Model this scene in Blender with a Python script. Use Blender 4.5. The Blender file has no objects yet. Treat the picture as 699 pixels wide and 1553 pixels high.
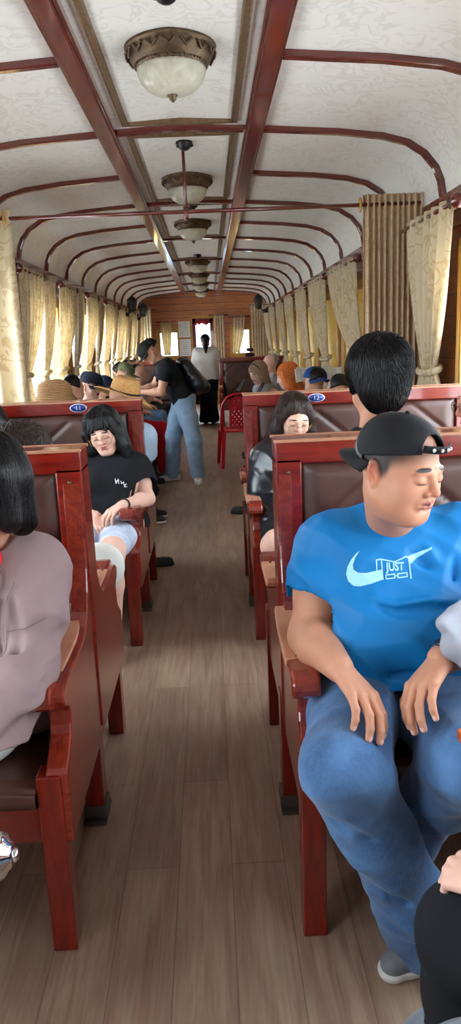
import bpy, bmesh, math, random
import numpy as np
from mathutils import Vector, Matrix
C = bpy.context.scene.collection
PI = math.pi
XC = -0.10            # centre line of the carriage
YEND = 18.6           # far end wall
YBACK = -4.0
random.seed(3); np.random.seed(3)

# ------------------------------------------------------------------ materials
MATS = {}
def s2l(c):
    return tuple(((v/255)/12.92 if v/255 <= .04045 else ((v/255+.055)/1.055)**2.4) for v in c)
class NT:
    def __init__(s, name):
        s.m = bpy.data.materials.new(name); s.m.use_nodes = True
        s.t = s.m.node_tree; s.t.nodes.clear()
        s.out = s.n('ShaderNodeOutputMaterial'); s.b = s.n('ShaderNodeBsdfPrincipled')
        s.l(s.b.outputs[0], s.out.inputs[0])
    def n(s, k, **kw):
        nd = s.t.nodes.new(k)
        for a, v in kw.items():
            if a.startswith('i_'): nd.inputs[a[2:].replace('_', ' ')].default_value = v
            else: setattr(nd, a, v)
        return nd
    def l(s, a, b): s.t.links.new(a, b)
    def coord(s, scale=(1,1,1), kind='Object', rot=(0,0,0)):
        tc = s.n('ShaderNodeTexCoord'); mp = s.n('ShaderNodeMapping')
        mp.inputs['Scale'].default_value = scale; mp.inputs['Rotation'].default_value = rot
        s.l(tc.outputs[kind], mp.inputs['Vector']); return mp.outputs[0]
    def noise(s, vec, scale=5, detail=3, rough=.5, dist=0):
        n = s.n('ShaderNodeTexNoise'); s.l(vec, n.inputs['Vector'])
        n.inputs['Scale'].default_value = scale; n.inputs['Detail'].default_value = detail
        n.inputs['Roughness'].default_value = rough; n.inputs['Distortion'].default_value = dist
        return n.outputs['Fac']
    def ramp(s, fac, stops):
        r = s.n('ShaderNodeValToRGB'); s.l(fac, r.inputs[0])
        e = r.color_ramp.elements
        while len(e) < len(stops): e.new(.5)
        for x, (p, c) in zip(e, stops):
            x.position = p; x.color = (*c, 1) if len(c) == 3 else c
        return r.outputs[0]
    def mix(s, fac, a, b, mode='MIX'):
        m = s.n('ShaderNodeMix', data_type='RGBA', blend_type=mode)
        for inp, v in ((m.inputs[0], fac), (m.inputs[6], a), (m.inputs[7], b)):
            if isinstance(v, (int, float)): inp.default_value = v
            elif isinstance(v, tuple): inp.default_value = (*v, 1) if len(v) == 3 else v
            else: s.l(v, inp)
        return m.outputs[2]
    def math(s, op, a, b=0):
        m = s.n('ShaderNodeMath', operation=op)
        for i, v in ((0, a), (1, b)):
            if isinstance(v, (int, float)): m.inputs[i].default_value = v
            else: s.l(v, m.inputs[i])
        return m.outputs[0]
    def bump(s, h, strength=.3, dist=.01):
        b = s.n('ShaderNodeBump'); b.inputs['Strength'].default_value = strength
        b.inputs['Distance'].default_value = dist; s.l(h, b.inputs['Height']); s.l(b.outputs[0], s.b.inputs['Normal'])
    def set(s, **kw):
        for k, v in kw.items():
            i = s.b.inputs[{'col': 'Base Color', 'rough': 'Roughness', 'metal': 'Metallic', 'coat': 'Coat Weight', 'coatr': 'Coat Roughness',
                 'spec': 'Specular IOR Level', 'sheen': 'Sheen Weight', 'trans': 'Transmission Weight', 'sss': 'Subsurface Weight',
                 'emis': 'Emission Color', 'emi': 'Emission Strength', 'alpha': 'Alpha'}[k]]
            if isinstance(v, (int, float)): i.default_value = v
            elif isinstance(v, tuple): i.default_value = (*v, 1)
            else: s.l(v, i)
        return s
def simple(name, col, rough=.5, metal=0, coat=0, var=.12, scale=8, bump=0, bscale=60, spec=.5, **kw):
    """one-tone surface with slight procedural variation"""
    if name in MATS: return MATS[name]
    t = NT(name); c = s2l(col); v = t.coord()
    n = t.noise(v, scale, 3)
    t.set(col=t.ramp(n, [(.3, tuple(x*(1-var) for x in c)), (.7, tuple(min(1, x*(1+var)) for x in c))]), rough=rough, metal=metal, coat=coat, spec=spec, **kw)
    if bump: t.bump(t.noise(v, bscale, 4), bump, .004)
    MATS[name] = t.m; return t.m
def wood(name, dark, light, scale=(1,1,12), rough=.25, coat=.6, gs=6):
    if name in MATS: return MATS[name]
    t = NT(name); v = t.coord(scale)
    n1 = t.noise(v, gs, 5, .6, .6); n2 = t.noise(t.coord(), 2.2, 2)
    c = t.ramp(n1, [(.3, s2l(dark)), (.72, s2l(light))])
    c = t.mix(t.math('MULTIPLY', n2, .35), c, s2l(dark))
    t.set(col=c, rough=rough, coat=coat, coatr=.08); t.bump(n1, .04, .002)
    MATS[name] = t.m; return t.m

BENCH_Z = wood('bench wood upright', (92,14,7), (146,32,12), (9,9,1.2))
BENCH_X = wood('bench wood lengthways', (92,14,7), (144,31,12), (1.2,9,9))
BENCH_Y = wood('bench wood side grain', (98,22,12), (148,50,28), (9,1.2,9))
BEAM_Y = wood('ceiling beam wood', (84,22,16), (118,42,30), (9,.8,9), .22, .9)
BEAM_X = wood('ceiling rib wood', (84,22,16), (114,38,28), (.8,9,9), .2, 1.0)
ENDW = None
def leather():
    t = NT('brown leather'); v = t.coord()
    n = t.noise(v, 5, 4, .6); f = t.noise(v, 160, 3, .6)
    t.set(col=t.ramp(n, [(.3, s2l((54,29,23))), (.72, s2l((88,52,43)))]), rough=t.ramp(n, [(.3, (.3,)*3), (.7, (.45,)*3)]), spec=.6)
    t.bump(f, .12, .002); return t.m
LEATHER = leather()
def armleather():
    t = NT('worn tan leather'); v = t.coord()
    n = t.noise(v, 9, 4, .6)
    t.set(col=t.ramp(n, [(.3, s2l((176,112,84))), (.72, s2l((206,150,120)))]), rough=.4); t.bump(t.noise(v, 160, 3), .1, .002); return t.m
ARMLEATHER = armleather()
def plank_floor():
    t = NT('laminate plank floor')
    tc = t.n('ShaderNodeTexCoord'); sp = t.n('ShaderNodeSeparateXYZ'); t.l(tc.outputs['Object'], sp.inputs[0])
    cb = t.n('ShaderNodeCombineXYZ'); t.l(sp.outputs[1], cb.inputs[0]); t.l(sp.outputs[0], cb.inputs[1])
    br = t.n('ShaderNodeTexBrick'); t.l(cb.outputs[0], br.inputs['Vector'])
    br.offset = .37; br.inputs['Scale'].default_value = 1
    br.inputs['Brick Width'].default_value = 1.15; br.inputs['Row Height'].default_value = .152
    br.inputs['Mortar Size'].default_value = .0016; br.inputs['Mortar Smooth'].default_value = .3
    br.inputs['Color1'].default_value = (1,1,1,1); br.inputs['Color2'].default_value = (.72,.72,.72,1); br.inputs['Mortar'].default_value = (.35,.35,.35,1)
    g = t.noise(t.coord((26, 1.3, 1)), 3.2, 6, .62, .5)
    g2 = t.noise(t.coord((9, 1.0, 1)), 2.0, 3, .5, 1.2)
    c = t.ramp(g, [(.25, s2l((124,98,80))), (.75, s2l((188,160,136)))])
    c2 = t.ramp(g2, [(.35, s2l((138,94,74))), (.65, s2l((182,156,128)))])
    c = t.mix(.45, c, c2); c = t.mix(.75, c, br.outputs['Color'], 'MULTIPLY')
    st = t.noise(t.coord(), 1.3, 3, .6)
    c = t.mix(t.ramp(st, [(.45, (0,0,0)), (.75, (.35,.35,.35))]), c, s2l((112,90,74)))
    t.set(col=c, rough=t.ramp(g, [(.3, (.32,)*3), (.7, (.46,)*3)]), spec=.5)
    t.bump(br.outputs['Fac'], -.25, .002); return t.m
def damask(name, base, fig, scale, rough=.7, transl=0, vec_scale=(1,1,1), sw=14.0):
    t = NT(name); v = t.coord(vec_scale)
    n = t.noise(v, scale, 1.5, .4, 1.4)
    w = t.math('SINE', t.math('MULTIPLY', n, sw*2))
    n2 = t.noise(v, scale*.45, 1, .5)
    w2 = t.math('MULTIPLY', w, t.math('SUBTRACT', n2, .25))
    f = t.ramp(w2, [(.10, (0,0,0)), (.17, (1,1,1))])
    c = t.mix(f, s2l(base), s2l(fig))
    t.set(col=c, rough=rough, spec=.25, sheen=.1)
    t.bump(w2, .15, .003)
    if transl:
        tr = t.n('ShaderNodeBsdfTranslucent'); t.l(c, tr.inputs[0])
        mx = t.n('ShaderNodeMixShader'); mx.inputs[0].default_value = transl
        t.l(t.b.outputs[0], mx.inputs[1]); t.l(tr.outputs[0], mx.inputs[2]); t.l(mx.outputs[0], t.out.inputs[0])
    return t.m
CEIL = damask('cream swirl ceiling cloth', (226,222,218), (215,210,205), 7.5, .6)
CURT = damask('cream damask curtain cloth', (228,214,184), (212,192,154), 6.5, .8, .45)
CURTB = damask('tan damask curtain cloth', (216,192,158), (204,176,140), 9.0, .8, .3)  # browner, less translucent damask for the right partition curtain
def plankwall(name, a, b, row=.16, along='x'):
    t = NT(name); tc = t.n('ShaderNodeTexCoord'); sp = t.n('ShaderNodeSeparateXYZ'); t.l(tc.outputs['Object'], sp.inputs[0])
    z = sp.outputs[2]
    fr = t.math('FRACT', t.math('DIVIDE', z, row))
    groove = t.math('LESS_THAN', fr, .06)
    row_id = t.math('FLOOR', t.math('DIVIDE', z, row))
    sc = (1.0, 1.0, 14)
    g = t.noise(t.coord(sc), 2.2, 5, .6, .8)
    c = t.ramp(g, [(.3, s2l(a)), (.7, s2l(b))])
    rr = t.math('FRACT', t.math('MULTIPLY', t.math('SINE', t.math('MULTIPLY', row_id, 12.98)), 43.7))
    c = t.mix(t.math('MULTIPLY', rr, .4), c, s2l(a))
    c = t.mix(groove, c, s2l(tuple(v*.35 for v in a)))
    t.set(col=c, rough=.28, coat=.5, coatr=.1); t.bump(groove, -.4, .004); return t.m
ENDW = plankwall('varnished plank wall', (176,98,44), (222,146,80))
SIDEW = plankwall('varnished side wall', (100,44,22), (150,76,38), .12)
GOLD = wood('golden window frame wood', (160,112,36), (214,168,72), (9,9,1.5), .35, .4)
BRASS = simple('aged brass', (96,76,56), .45, .6, var=.35, scale=30, bump=.5, bscale=45)
BRASSD = simple('brown gilded moulding', (118,92,66), .5, .35, var=.3, scale=40, bump=.5, bscale=90)
BLACKM = simple('black painted metal', (34,30,34), .38, .3)
STEEL = simple('polished steel', (225,228,232), .08, 1.0, var=.02)
WHITEP = simple('white paper', (232,232,228), .8)
def frosted():
    t = NT('cream frosted glass'); v = t.coord(); n = t.noise(v, 14, 4, .6, 1.5)
    t.set(col=t.ramp(n, [(.35, s2l((206,202,182))), (.7, s2l((236,232,214)))]), rough=.25, spec=.5)
    tr = t.n('ShaderNodeBsdfTranslucent'); tr.inputs[0].default_value = (.85,.83,.74,1)
    mx = t.n('ShaderNodeMixShader'); mx.inputs[0].default_value = .3
    t.l(t.b.outputs[0], mx.inputs[1]); t.l(tr.outputs[0], mx.inputs[2]); t.l(mx.outputs[0], t.out.inputs[0]); return t.m
FROST = frosted()
def glass(name, col=(1,1,1), rough=0.0, mixw=.12):
    t = NT(name); tr = t.n('ShaderNodeBsdfTransparent'); tr.inputs[0].default_value = (*col, 1)
    gl = t.n('ShaderNodeBsdfGlossy'); gl.inputs['Roughness'].default_value = .02
    mx = t.n('ShaderNodeMixShader'); mx.inputs[0].default_value = mixw
    t.l(tr.outputs[0], mx.inputs[1]); t.l(gl.outputs[0], mx.inputs[2]); t.l(mx.outputs[0], t.out.inputs[0]); return t.m
PANE = glass('clear window glass', (.96,.98,.98), 0, .06)
LENS = glass('spectacle lens', (.93,.92,.9), 0, .05)
def yellowpane():
    t = NT('yellow shutter panel'); v = t.coord((1,1,40)); n = t.noise(v, 2, 2)
    c = t.ramp(n, [(.3, s2l((226,206,142))), (.7, s2l((240,226,178)))])
    t.set(col=c, rough=.5)
    tr = t.n('ShaderNodeBsdfTranslucent'); t.l(c, tr.inputs[0])
    mx = t.n('ShaderNodeMixShader'); mx.inputs[0].default_value = .12
    t.l(t.b.outputs[0], mx.inputs[1]); t.l(tr.outputs[0], mx.inputs[2]); t.l(mx.outputs[0], t.out.inputs[0]); return t.m
YPANE = yellowpane()

# ------------------------------------------------------------------ mesh helpers
class MB:
    def __init__(s): s.v = []; s.f = []; s.mi = []; s.sm = []
    def add(s, vs, fs, mi=0, smooth=False):
        o = len(s.v); s.v += [tuple(v) for v in vs]
        for f in fs: s.f.append([i+o for i in f]); s.mi.append(mi); s.sm.append(smooth)
        return s
    def box(s, x0, x1, y0, y1, z0, z1, mi=0):
        vs = [(x,y,z) for z in (z0,z1) for y in (y0,y1) for x in (x0,x1)]
        return s.add(vs, [(0,2,3,1),(4,5,7,6),(0,1,5,4),(2,6,7,3),(0,4,6,2),(1,3,7,5)], mi)
    def prism(s, poly, a0, a1, axis='x', mi=0):
        """polygon in the two other axes, extruded along axis"""
        def pt(p, a): return {'x': (a, p[0], p[1]), 'y': (p[0], a, p[1]), 'z': (p[0], p[1], a)}[axis]
        n = len(poly); vs = [pt(p, a0) for p in poly]+[pt(p, a1) for p in poly]
        fs = [tuple(range(n))[::-1], tuple(range(n, 2*n))]+[(i, (i+1) % n, n+(i+1) % n, n+i) for i in range(n)]
        return s.add(vs, fs, mi)
    def lathe(s, prof, c=(0,0,0), seg=32, mi=0, axis='z', flute=None, sc=(1,1)):
        vs = []; fs = []
        for r, z in prof:
            for k in range(seg):
                a = 2*PI*k/seg; rr = r*(1+(flute[1]*math.cos(flute[0]*a) if flute else 0))
                p = (rr*math.cos(a)*sc[0], rr*math.sin(a)*sc[1], z)
                if axis == 'x': p = (z, p[0], p[1])
                if axis == 'y': p = (p[0], z, p[1])
                vs.append((p[0]+c[0], p[1]+c[1], p[2]+c[2]))
        for i in range(len(prof)-1):
            for k in range(seg):
                k2 = (k+1) % seg; fs.append((i*seg+k, i*seg+k2, (i+1)*seg+k2, (i+1)*seg+k))
        if prof[0][0] > 1e-5: fs.append(tuple(range(seg))[::-1])
        if prof[-1][0] > 1e-5: fs.append(tuple((len(prof)-1)*seg+k for k in range(seg)))
        return s.add(vs, fs, mi, True)
    def tube(s, pts, r, seg=8, mi=0, closed=False, flat=None):
        pts = [Vector(p) for p in pts]; n = len(pts); vs = []; fs = []
        rs = r if isinstance(r, (list, tuple)) else [r]*n
        ref = Vector((0,0,1))
        for i, p in enumerate(pts):
            a = pts[(i-1) % n] if closed or i > 0 else p; b = pts[(i+1) % n] if closed or i < n-1 else p
            d = (b-a).normalized()
            u = d.cross(ref)
            if u.length < .1: u = d.cross(Vector((0,1,0)))
            u.normalize(); w = d.cross(u).normalized()
            for k in range(seg):
                t = 2*PI*k/seg; vs.append(p+(u*math.cos(t)+w*math.sin(t)*(flat or 1))*rs[i])
        m = n if closed else n-1
        for i in range(m):
            for k in range(seg):
                j = (i+1) % n; k2 = (k+1) % seg; fs.append((i*seg+k, i*seg+k2, j*seg+k2, j*seg+k))
        if not closed: fs += [tuple(range(seg))[::-1], tuple((n-1)*seg+k for k in range(seg))]
        return s.add(vs, fs, mi, True)
    def grid(s, fn, nu, nv, mi=0, closed_u=False):
        vs = [fn(i/nu, j/nv) for j in range(nv+1) for i in range(nu+1)]
        fs = [(j*(nu+1)+i, j*(nu+1)+i+1, (j+1)*(nu+1)+i+1, (j+1)*(nu+1)+i) for j in range(nv) for i in range(nu)]
        return s.add(vs, fs, mi, True)
    def build(s, name, mats, parent=None, bevel=0, solid=0, autosmooth=False, loc=None):
        me = bpy.data.meshes.new(name); o = bpy.data.objects.new(name, me); C.objects.link(o)
        base = loc or (tuple(parent['_base']) if parent is not None and '_base' in parent else None)
        vs = s.v
        if base: vs = [(a-base[0], b-base[1], c-base[2]) for a, b, c in vs]
        me.from_pydata(vs, [], s.f)
        for m in (mats if isinstance(mats, (list, tuple)) else [mats]): me.materials.append(m)
        me.polygons.foreach_set('material_index', s.mi); me.polygons.foreach_set('use_smooth', s.sm)
        me.validate(); me.update()
        if parent is not None:
            o.parent = parent
            if base and '_base' in parent: o['_base'] = base
        elif loc: o.location = loc; o['_base'] = loc
        bm = bmesh.new(); bm.from_mesh(me); bmesh.ops.recalc_face_normals(bm, faces=bm.faces); bm.to_mesh(me); bm.free()
        if solid:
            md = o.modifiers.new('solid', 'SOLIDIFY'); md.thickness = solid; md.offset = 0
        if bevel:
            md = o.modifiers.new('bevel', 'BEVEL'); md.width = bevel; md.segments = 2; md.limit_method = 'ANGLE'; md.angle_limit = .6
            md.harden_normals = False
        return o
def tag(o, label=None, cat=None, group=None, kind=None):
    if label: o['label'] = label
    if cat: o['category'] = cat
    if group: o['group'] = group
    if kind: o['kind'] = kind
    return o
def thing(name, loc, label, cat, group=None):
    """an Empty at the base of a thing; its parts are built in world space and shifted to it"""
    o = bpy.data.objects.new(name, None); C.objects.link(o); o.location = loc; o['_base'] = tuple(loc); o.empty_display_size = .05
    return tag(o, label, cat, group)
def struct(name, mb, mat, **kw): return tag(mb.build(name, mat, **kw), kind='structure')
def copytree(o, parent=None):
    c = o.copy(); C.objects.link(c)
    if parent is not None: c.parent = parent
    for ch in list(o.children): copytree(ch, c)
    return c
def text_mb(txt, size, thick=.0008, bold=0):
    cu = bpy.data.curves.new('txt', 'FONT'); cu.body = txt; cu.size = size; cu.extrude = thick; cu.align_x = 'CENTER'; cu.align_y = 'CENTER'; cu.resolution_u = 3; cu.offset = bold
    ob = bpy.data.objects.new('txt', cu); C.objects.link(ob)
    dg = bpy.context.evaluated_depsgraph_get(); dg.update()
    me = bpy.data.meshes.new_from_object(ob.evaluated_get(dg))
    v = [tuple(x.co) for x in me.vertices]; f = [tuple(p.vertices) for p in me.polygons]
    bpy.data.objects.remove(ob); bpy.data.curves.remove(cu); bpy.data.meshes.remove(me)
    return v, f
# ------------------------------------------------------------------ the carriage
HW = 1.52
XL, XR = XC-HW, XC+HW
def zc(u):
    """ceiling height at distance u from the centre line"""
    P = [(0,2.675),(.5,2.65),(.9,2.622),(1.15,2.592),(1.30,2.552),(1.40,2.49),(1.47,2.41),(1.505,2.33),(1.52,2.24)]
    u = abs(u)
    for (a, za), (b, zb) in zip(P, P[1:]):
        if u <= b: return za+(zb-za)*(u-a)/(b-a)
    return 2.24
US = [0,.25,.5,.7,.9,1.02,1.15,1.23,1.30,1.36,1.40,1.44,1.47,1.49,1.505,1.515,1.52]
US = [-u for u in US[:0:-1]]+US
m = MB()
m.box(XL-.1, XR+.1, YBACK, YEND+.1, -.08, 0)
struct('floor', m, plank_floor())
m = MB()
prof = [(XC+u, zc(u)) for u in US]
n = len(prof)
vs = [(x, YBACK, z) for x, z in prof]+[(x, YEND+.05, z) for x, z in prof]
m.add(vs, [(i, i+1, n+i+1, n+i) for i in range(n-1)], 0, True)
m.add([(x, YBACK, z+.12) for x, z in prof]+[(x, YEND+.05, z+.12) for x, z in prof], [(i, i+1, n+i+1, n+i) for i in range(n-1)], 0, True)
m.box(XL-.12, XL-.03, YBACK, YEND, 2.2, 2.42); m.box(XR+.03, XR+.12, YBACK, YEND, 2.2, 2.42)
struct('ceiling', m, CEIL)

# side walls with window openings (wall = piers + sill + head)
WINZ0, WINZ1 = .86, 1.93
PITCH = 1.66
LW = [(-.78, .32), (.88, 1.98), (2.54, 3.64), (4.20, 5.30)]+[(6.4,8.35),(8.95,10.3),(10.8,12.15),(12.7,14.05),(14.6,15.95),(16.5,17.6)]
LW = [(a, b) for a, b in LW]
RW = [(-.72, .38), (.75, 1.85), (2.10, 3.12), (3.30, 4.22), (5.02, 5.96), (6.6,7.9),(8.2,9.35),(9.7,10.85),(11.1,12.3),(12.6,13.8),(14.1,15.3),(15.6,16.8)]
LW = [w for w in LW if w[1] < YEND-.3]; RW = [w for w in RW if w[1] < YEND-.3]
def sidewall(name, x0, x1, wins):
    m = MB(); m.box(x0, x1, YBACK, YEND, 0, WINZ0); m.box(x0, x1, YBACK, YEND, WINZ1, 2.3)
    y = YBACK
    for a, b in wins+[(YEND, YEND)]:
        if a > y: m.box(x0, x1, y, a, WINZ0, WINZ1)
        y = b
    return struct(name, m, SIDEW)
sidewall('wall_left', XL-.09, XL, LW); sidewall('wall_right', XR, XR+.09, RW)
wn = 0
def window(xw, sgn, a, b, shutter=None):
    """sgn +1: the room lies at larger x (left wall)"""
    global wn; wn += 1
    ymid = (a+b)/2
    t = thing('window_%d' % wn, (xw, ymid, WINZ0), None, None); t['kind'] = 'structure'
    f = MB(); i0, i1 = (xw-.05, xw+.025) if sgn > 0 else (xw-.025, xw+.05)
    f.box(i0, i1, a-.04, a+.03, WINZ0-.04, WINZ1+.04); f.box(i0, i1, b-.03, b+.04, WINZ0-.04, WINZ1+.04)
    f.box(i0, i1, a, b, WINZ0-.04, WINZ0+.03); f.box(i0, i1, a, b, WINZ1-.03, WINZ1+.04)
    for yy in (a-.022, a, b-.005, b+.02):
        f.tube([(xw+sgn*.028, yy, WINZ0), (xw+sgn*.028, yy, WINZ1)], .007, 6)
    f.build('window_frame', GOLD, t, bevel=.004)
    g = MB(); g.box(xw-sgn*.03-.002, xw-sgn*.03+.002, a, b, WINZ0, WINZ1); g.build('pane', PANE, t)
    if shutter:
        h = MB(); h.box(xw-sgn*.012-.004, xw-sgn*.012+.004, a+.03, b-.03, WINZ0+.03+(WINZ1-WINZ0-.06)*(shutter[0]), WINZ0+.03+(WINZ1-WINZ0-.06)*shutter[1])
        h.build('shutter', YPANE, t)
    # bright daylight enters here: a portal guides the sky light (it gives no light itself)
    L = bpy.data.lights.new('window_portal', 'AREA'); L.shape = 'RECTANGLE'; L.size = (b-a); L.size_y = WINZ1-WINZ0; L.cycles.is_portal = True
    lo = bpy.data.objects.new('window_portal', L); C.objects.link(lo); lo.location = (xw-sgn*.06, ymid, (WINZ0+WINZ1)/2)
    lo.rotation_euler = (0, PI/2*(-1 if sgn > 0 else 1), 0) ; lo.rotation_euler = Vector((sgn, 0, 0)).to_track_quat('-Z', 'Z').to_euler()
for a, b in LW: window(XL, 1, a, b)
for i, (a, b) in enumerate(RW): window(XR, -1, a, b, (0, 1) if i >= 4 else None)

# cornice strips, baseboards
for nm, x0, x1 in (('trim_1', XL-.001, XL+.03), ('trim_2', XR-.03, XR+.001)):
    m = MB(); m.box(x0, x1, YBACK, YEND, 2.13, 2.245); m.box(min(x0, x1)-.0, max(x0, x1)+.0, YBACK, YEND, 2.04, 2.06); struct(nm, m, BEAM_Y, bevel=.004)
for nm, x0, x1 in (('baseboard_left', XL, XL+.015), ('baseboard_right', XR-.015, XR)):
    m = MB(); m.box(x0, x1, YBACK, YEND, 0, .1); struct(nm, m, BENCH_Y)

# end wall with a door opening and two small windows
DX0, DX1, DZ = -.36, .14, 2.05
wl, wr = (-1.17, -.72), (.62, 1.02); WZ0, WZ1 = 1.18, 1.76
m = MB()
ye0, ye1 = YEND, YEND+.08
m.box(XL, wl[0], ye0, ye1, 0, 2.2); m.box(wl[1], DX0, ye0, ye1, 0, 2.2); m.box(DX1, wr[0], ye0, ye1, 0, 2.2); m.box(wr[1], XR, ye0, ye1, 0, 2.2)
for w in (wl, wr): m.box(w[0], w[1], ye0, ye1, 0, WZ0); m.box(w[0], w[1], ye0, ye1, WZ1, 2.2)
m.box(DX0, DX1, ye0, ye1, DZ, 2.2)
m.prism([(XL, 2.2), (XR, 2.2)]+[(XC+u, zc(u)+.02) for u in US[::-1]], ye0, ye1, 'y')
struct('wall_back', m, ENDW)
m = MB(); m.box(XL, -.5, YBACK-.08, YBACK, 0, 2.2); m.box(.3, XR, YBACK-.08, YBACK, 0, 2.2); m.box(-.5, .3, YBACK-.08, YBACK, 0, 1.0)
m.prism([(XL, 2.1), (XR, 2.1)]+[(XC+u, zc(u)+.02) for u in US[::-1]], YBACK-.08, YBACK, 'y')
struct('wall_front', m, ENDW)
t = thing('door_1', ((DX0+DX1)/2, YEND, 0), None, None); t['kind'] = 'structure'
m = MB(); m.box(DX0, DX0+.075, ye0+.01, ye0+.05, 0, DZ); m.box(DX1-.075, DX1, ye0+.01, ye0+.05, 0, DZ); m.box(DX0, DX1, ye0+.01, ye0+.05, DZ-.12, DZ); m.box(DX0, DX1, ye0+.01, ye0+.05, 0, .9)
m.build('door_leaf', simple('dark red door paint', (126,22,20), .35, coat=.4), t, bevel=.003)
m = MB(); m.box(DX0+.07, DX1-.07, ye0+.028, ye0+.034, .9, DZ-.12); m.build('pane', PANE, t)
m = MB(); m.tube([(DX1-.11, ye0-.03, .98), (DX1-.04, ye0-.03, .98)], .009); m.build('door_handle', BRASS, t)
m = MB(); m.box(DX0-.07, DX0, ye0-.02, ye0+.03, 0, DZ+.07); m.box(DX1, DX1+.07, ye0-.02, ye0+.03, 0, DZ+.07); m.box(DX0, DX1, ye0-.02, ye0+.03, DZ, DZ+.07)
struct('trim_3', m, GOLD, bevel=.004)
for w in (wl, wr):
    wn += 1
    t = thing('window_%d' % wn, ((w[0]+w[1])/2, YEND, WZ0), None, None); t['kind'] = 'structure'
    m = MB(); m.box(w[0]-.08, w[0]+.02, ye0-.02, ye0+.05, WZ0-.08, WZ1+.08); m.box(w[1]-.02, w[1]+.08, ye0-.02, ye0+.05, WZ0-.08, WZ1+.08)
    m.box(w[0], w[1], ye0-.02, ye0+.05, WZ0-.08, WZ0+.02); m.box(w[0], w[1], ye0-.02, ye0+.05, WZ1-.02, WZ1+.08)
    m.build('window_frame', GOLD, t, bevel=.005)
    m = MB(); m.box(w[0], w[1], ye0+.03, ye0+.035, WZ0, WZ1); m.build('pane', PANE, t)
for x0, x1 in ((DX0, DX1), wl, wr):
    L = bpy.data.lights.new('window_portal', 'AREA'); L.shape = 'RECTANGLE'; L.size = x1-x0; L.size_y = 1.0; L.cycles.is_portal = True
    lo = bpy.data.objects.new('window_portal', L); C.objects.link(lo); lo.location = ((x0+x1)/2, YEND+.1, 1.5)
    lo.rotation_euler = Vector((0, -1, 0)).to_track_quat('-Z', 'Z').to_euler()
L = bpy.data.lights.new('window_portal', 'AREA'); L.shape = 'RECTANGLE'; L.size = .8; L.size_y = 2.1; L.cycles.is_portal = True
lo = bpy.data.objects.new('window_portal', L); C.objects.link(lo); lo.location = (XC, YBACK-.02, 1.4); lo.rotation_euler = Vector((0, 1, 0)).to_track_quat('-Z', 'Z').to_euler()
# mouldings of the end wall
m = MB(); m.box(XL, XR, YEND-.03, YEND, 2.26, 2.31); m.box(-.13, -.09, YEND-.03, YEND, 2.31, 2.66); struct('trim_4', m, ENDW, bevel=.004)

# ceiling beams: two long purlins, curved cross ribs, mouldings
def ribprof(u0, u1, depth):
    us = [u for u in US if u0 < u < u1]; us = [u0]+us+[u1]
    return [(XC+u, zc(u)+.004) for u in us], us
def rib(name, y, u0, u1, w=.045, d=.03, mat=None):
    us = [u0]+[u for u in US if u0 < u < u1]+[u1]
    top = [(XC+u, zc(u)+.006) for u in us]
    bot = []
    for i, (x, z) in enumerate(top):
        a = top[max(i-1, 0)]; b = top[min(i+1, len(top)-1)]
        tx, tz = b[0]-a[0], b[1]-a[1]; L = math.hypot(tx, tz); bot.append((x+tz/L*(d+.006), z-tx/L*(d+.006)))
    n = len(top); vs = []
    for yy in (y-w/2, y+w/2): vs += [(x, yy, z) for x, z in top]+[(x, yy, z) for x, z in bot]
    fs = []
    for i in range(n-1):
        fs += [(i, i+1, n+i+1, n+i), (2*n+i, 3*n+i, 3*n+i+1, 2*n+i+1), (n+i, n+i+1, 3*n+i+1, 3*n+i), (i, 2*n+i, 2*n+i+1, i+1)]
    fs += [(0, n, 3*n, 2*n), (n-1, 3*n-1, 4*n-1, 2*n-1)]
    m = MB().add(vs, fs); return m
PU = .415
k = 4
for s in (-1, 1):
    k += 1; m = MB(); x = XC+s*PU; z = zc(PU)
    m.box(x-.055, x+.055, YBACK, YEND, z-.035, z+.01); m.box(x-.04, x+.04, YBACK, YEND, z-.048, z-.03)
    struct('trim_%d' % k, m, BEAM_Y, bevel=.006)
RIBY = [3.47+1.12*i for i in range(-4, 14) if 3.47+1.12*i < YEND-.2]
for i, y in enumerate(RIBY):
    for s in (-1, 1):
        k += 1
        m = rib('r', y, *((-HW, -PU-.055) if s < 0 else (PU+.055, HW)))
        struct('trim_%d' % k, m, BEAM_X, bevel=.006)
BEAMY = [4.59+2.24*i for i in range(-2, 7) if 4.59+2.24*i < YEND-.2]
for y in BEAMY:
    k += 1; struct('trim_%d' % k, rib('r', y, -PU+.055, PU-.055, .05, .03), BEAM_X, bevel=.006)
for a, b in zip(BEAMY, BEAMY[1:]):
    k += 1; m = MB(); y0, y1 = a+.12, b-.12; w = .036
    for sx in (-.30, .30): m.box(XC+sx-w/2, XC+sx+w/2, y0, y1, zc(.3)-.014, zc(.3)+.01); m.tube([(XC+sx-w/2+.004, y0, zc(.3)-.014), (XC+sx-w/2+.004, y1, zc(.3)-.014)], .004, 5); m.tube([(XC+sx+w/2-.004, y0, zc(.3)-.014), (XC+sx+w/2-.004, y1, zc(.3)-.014)], .004, 5)
    for yy in (y0, y1): m.box(XC-.30-w/2, XC+.30+w/2, yy-w/2, yy+w/2, zc(.3)-.014, zc(0)+.005)
    struct('trim_%d' % k, m, BRASSD)

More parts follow.
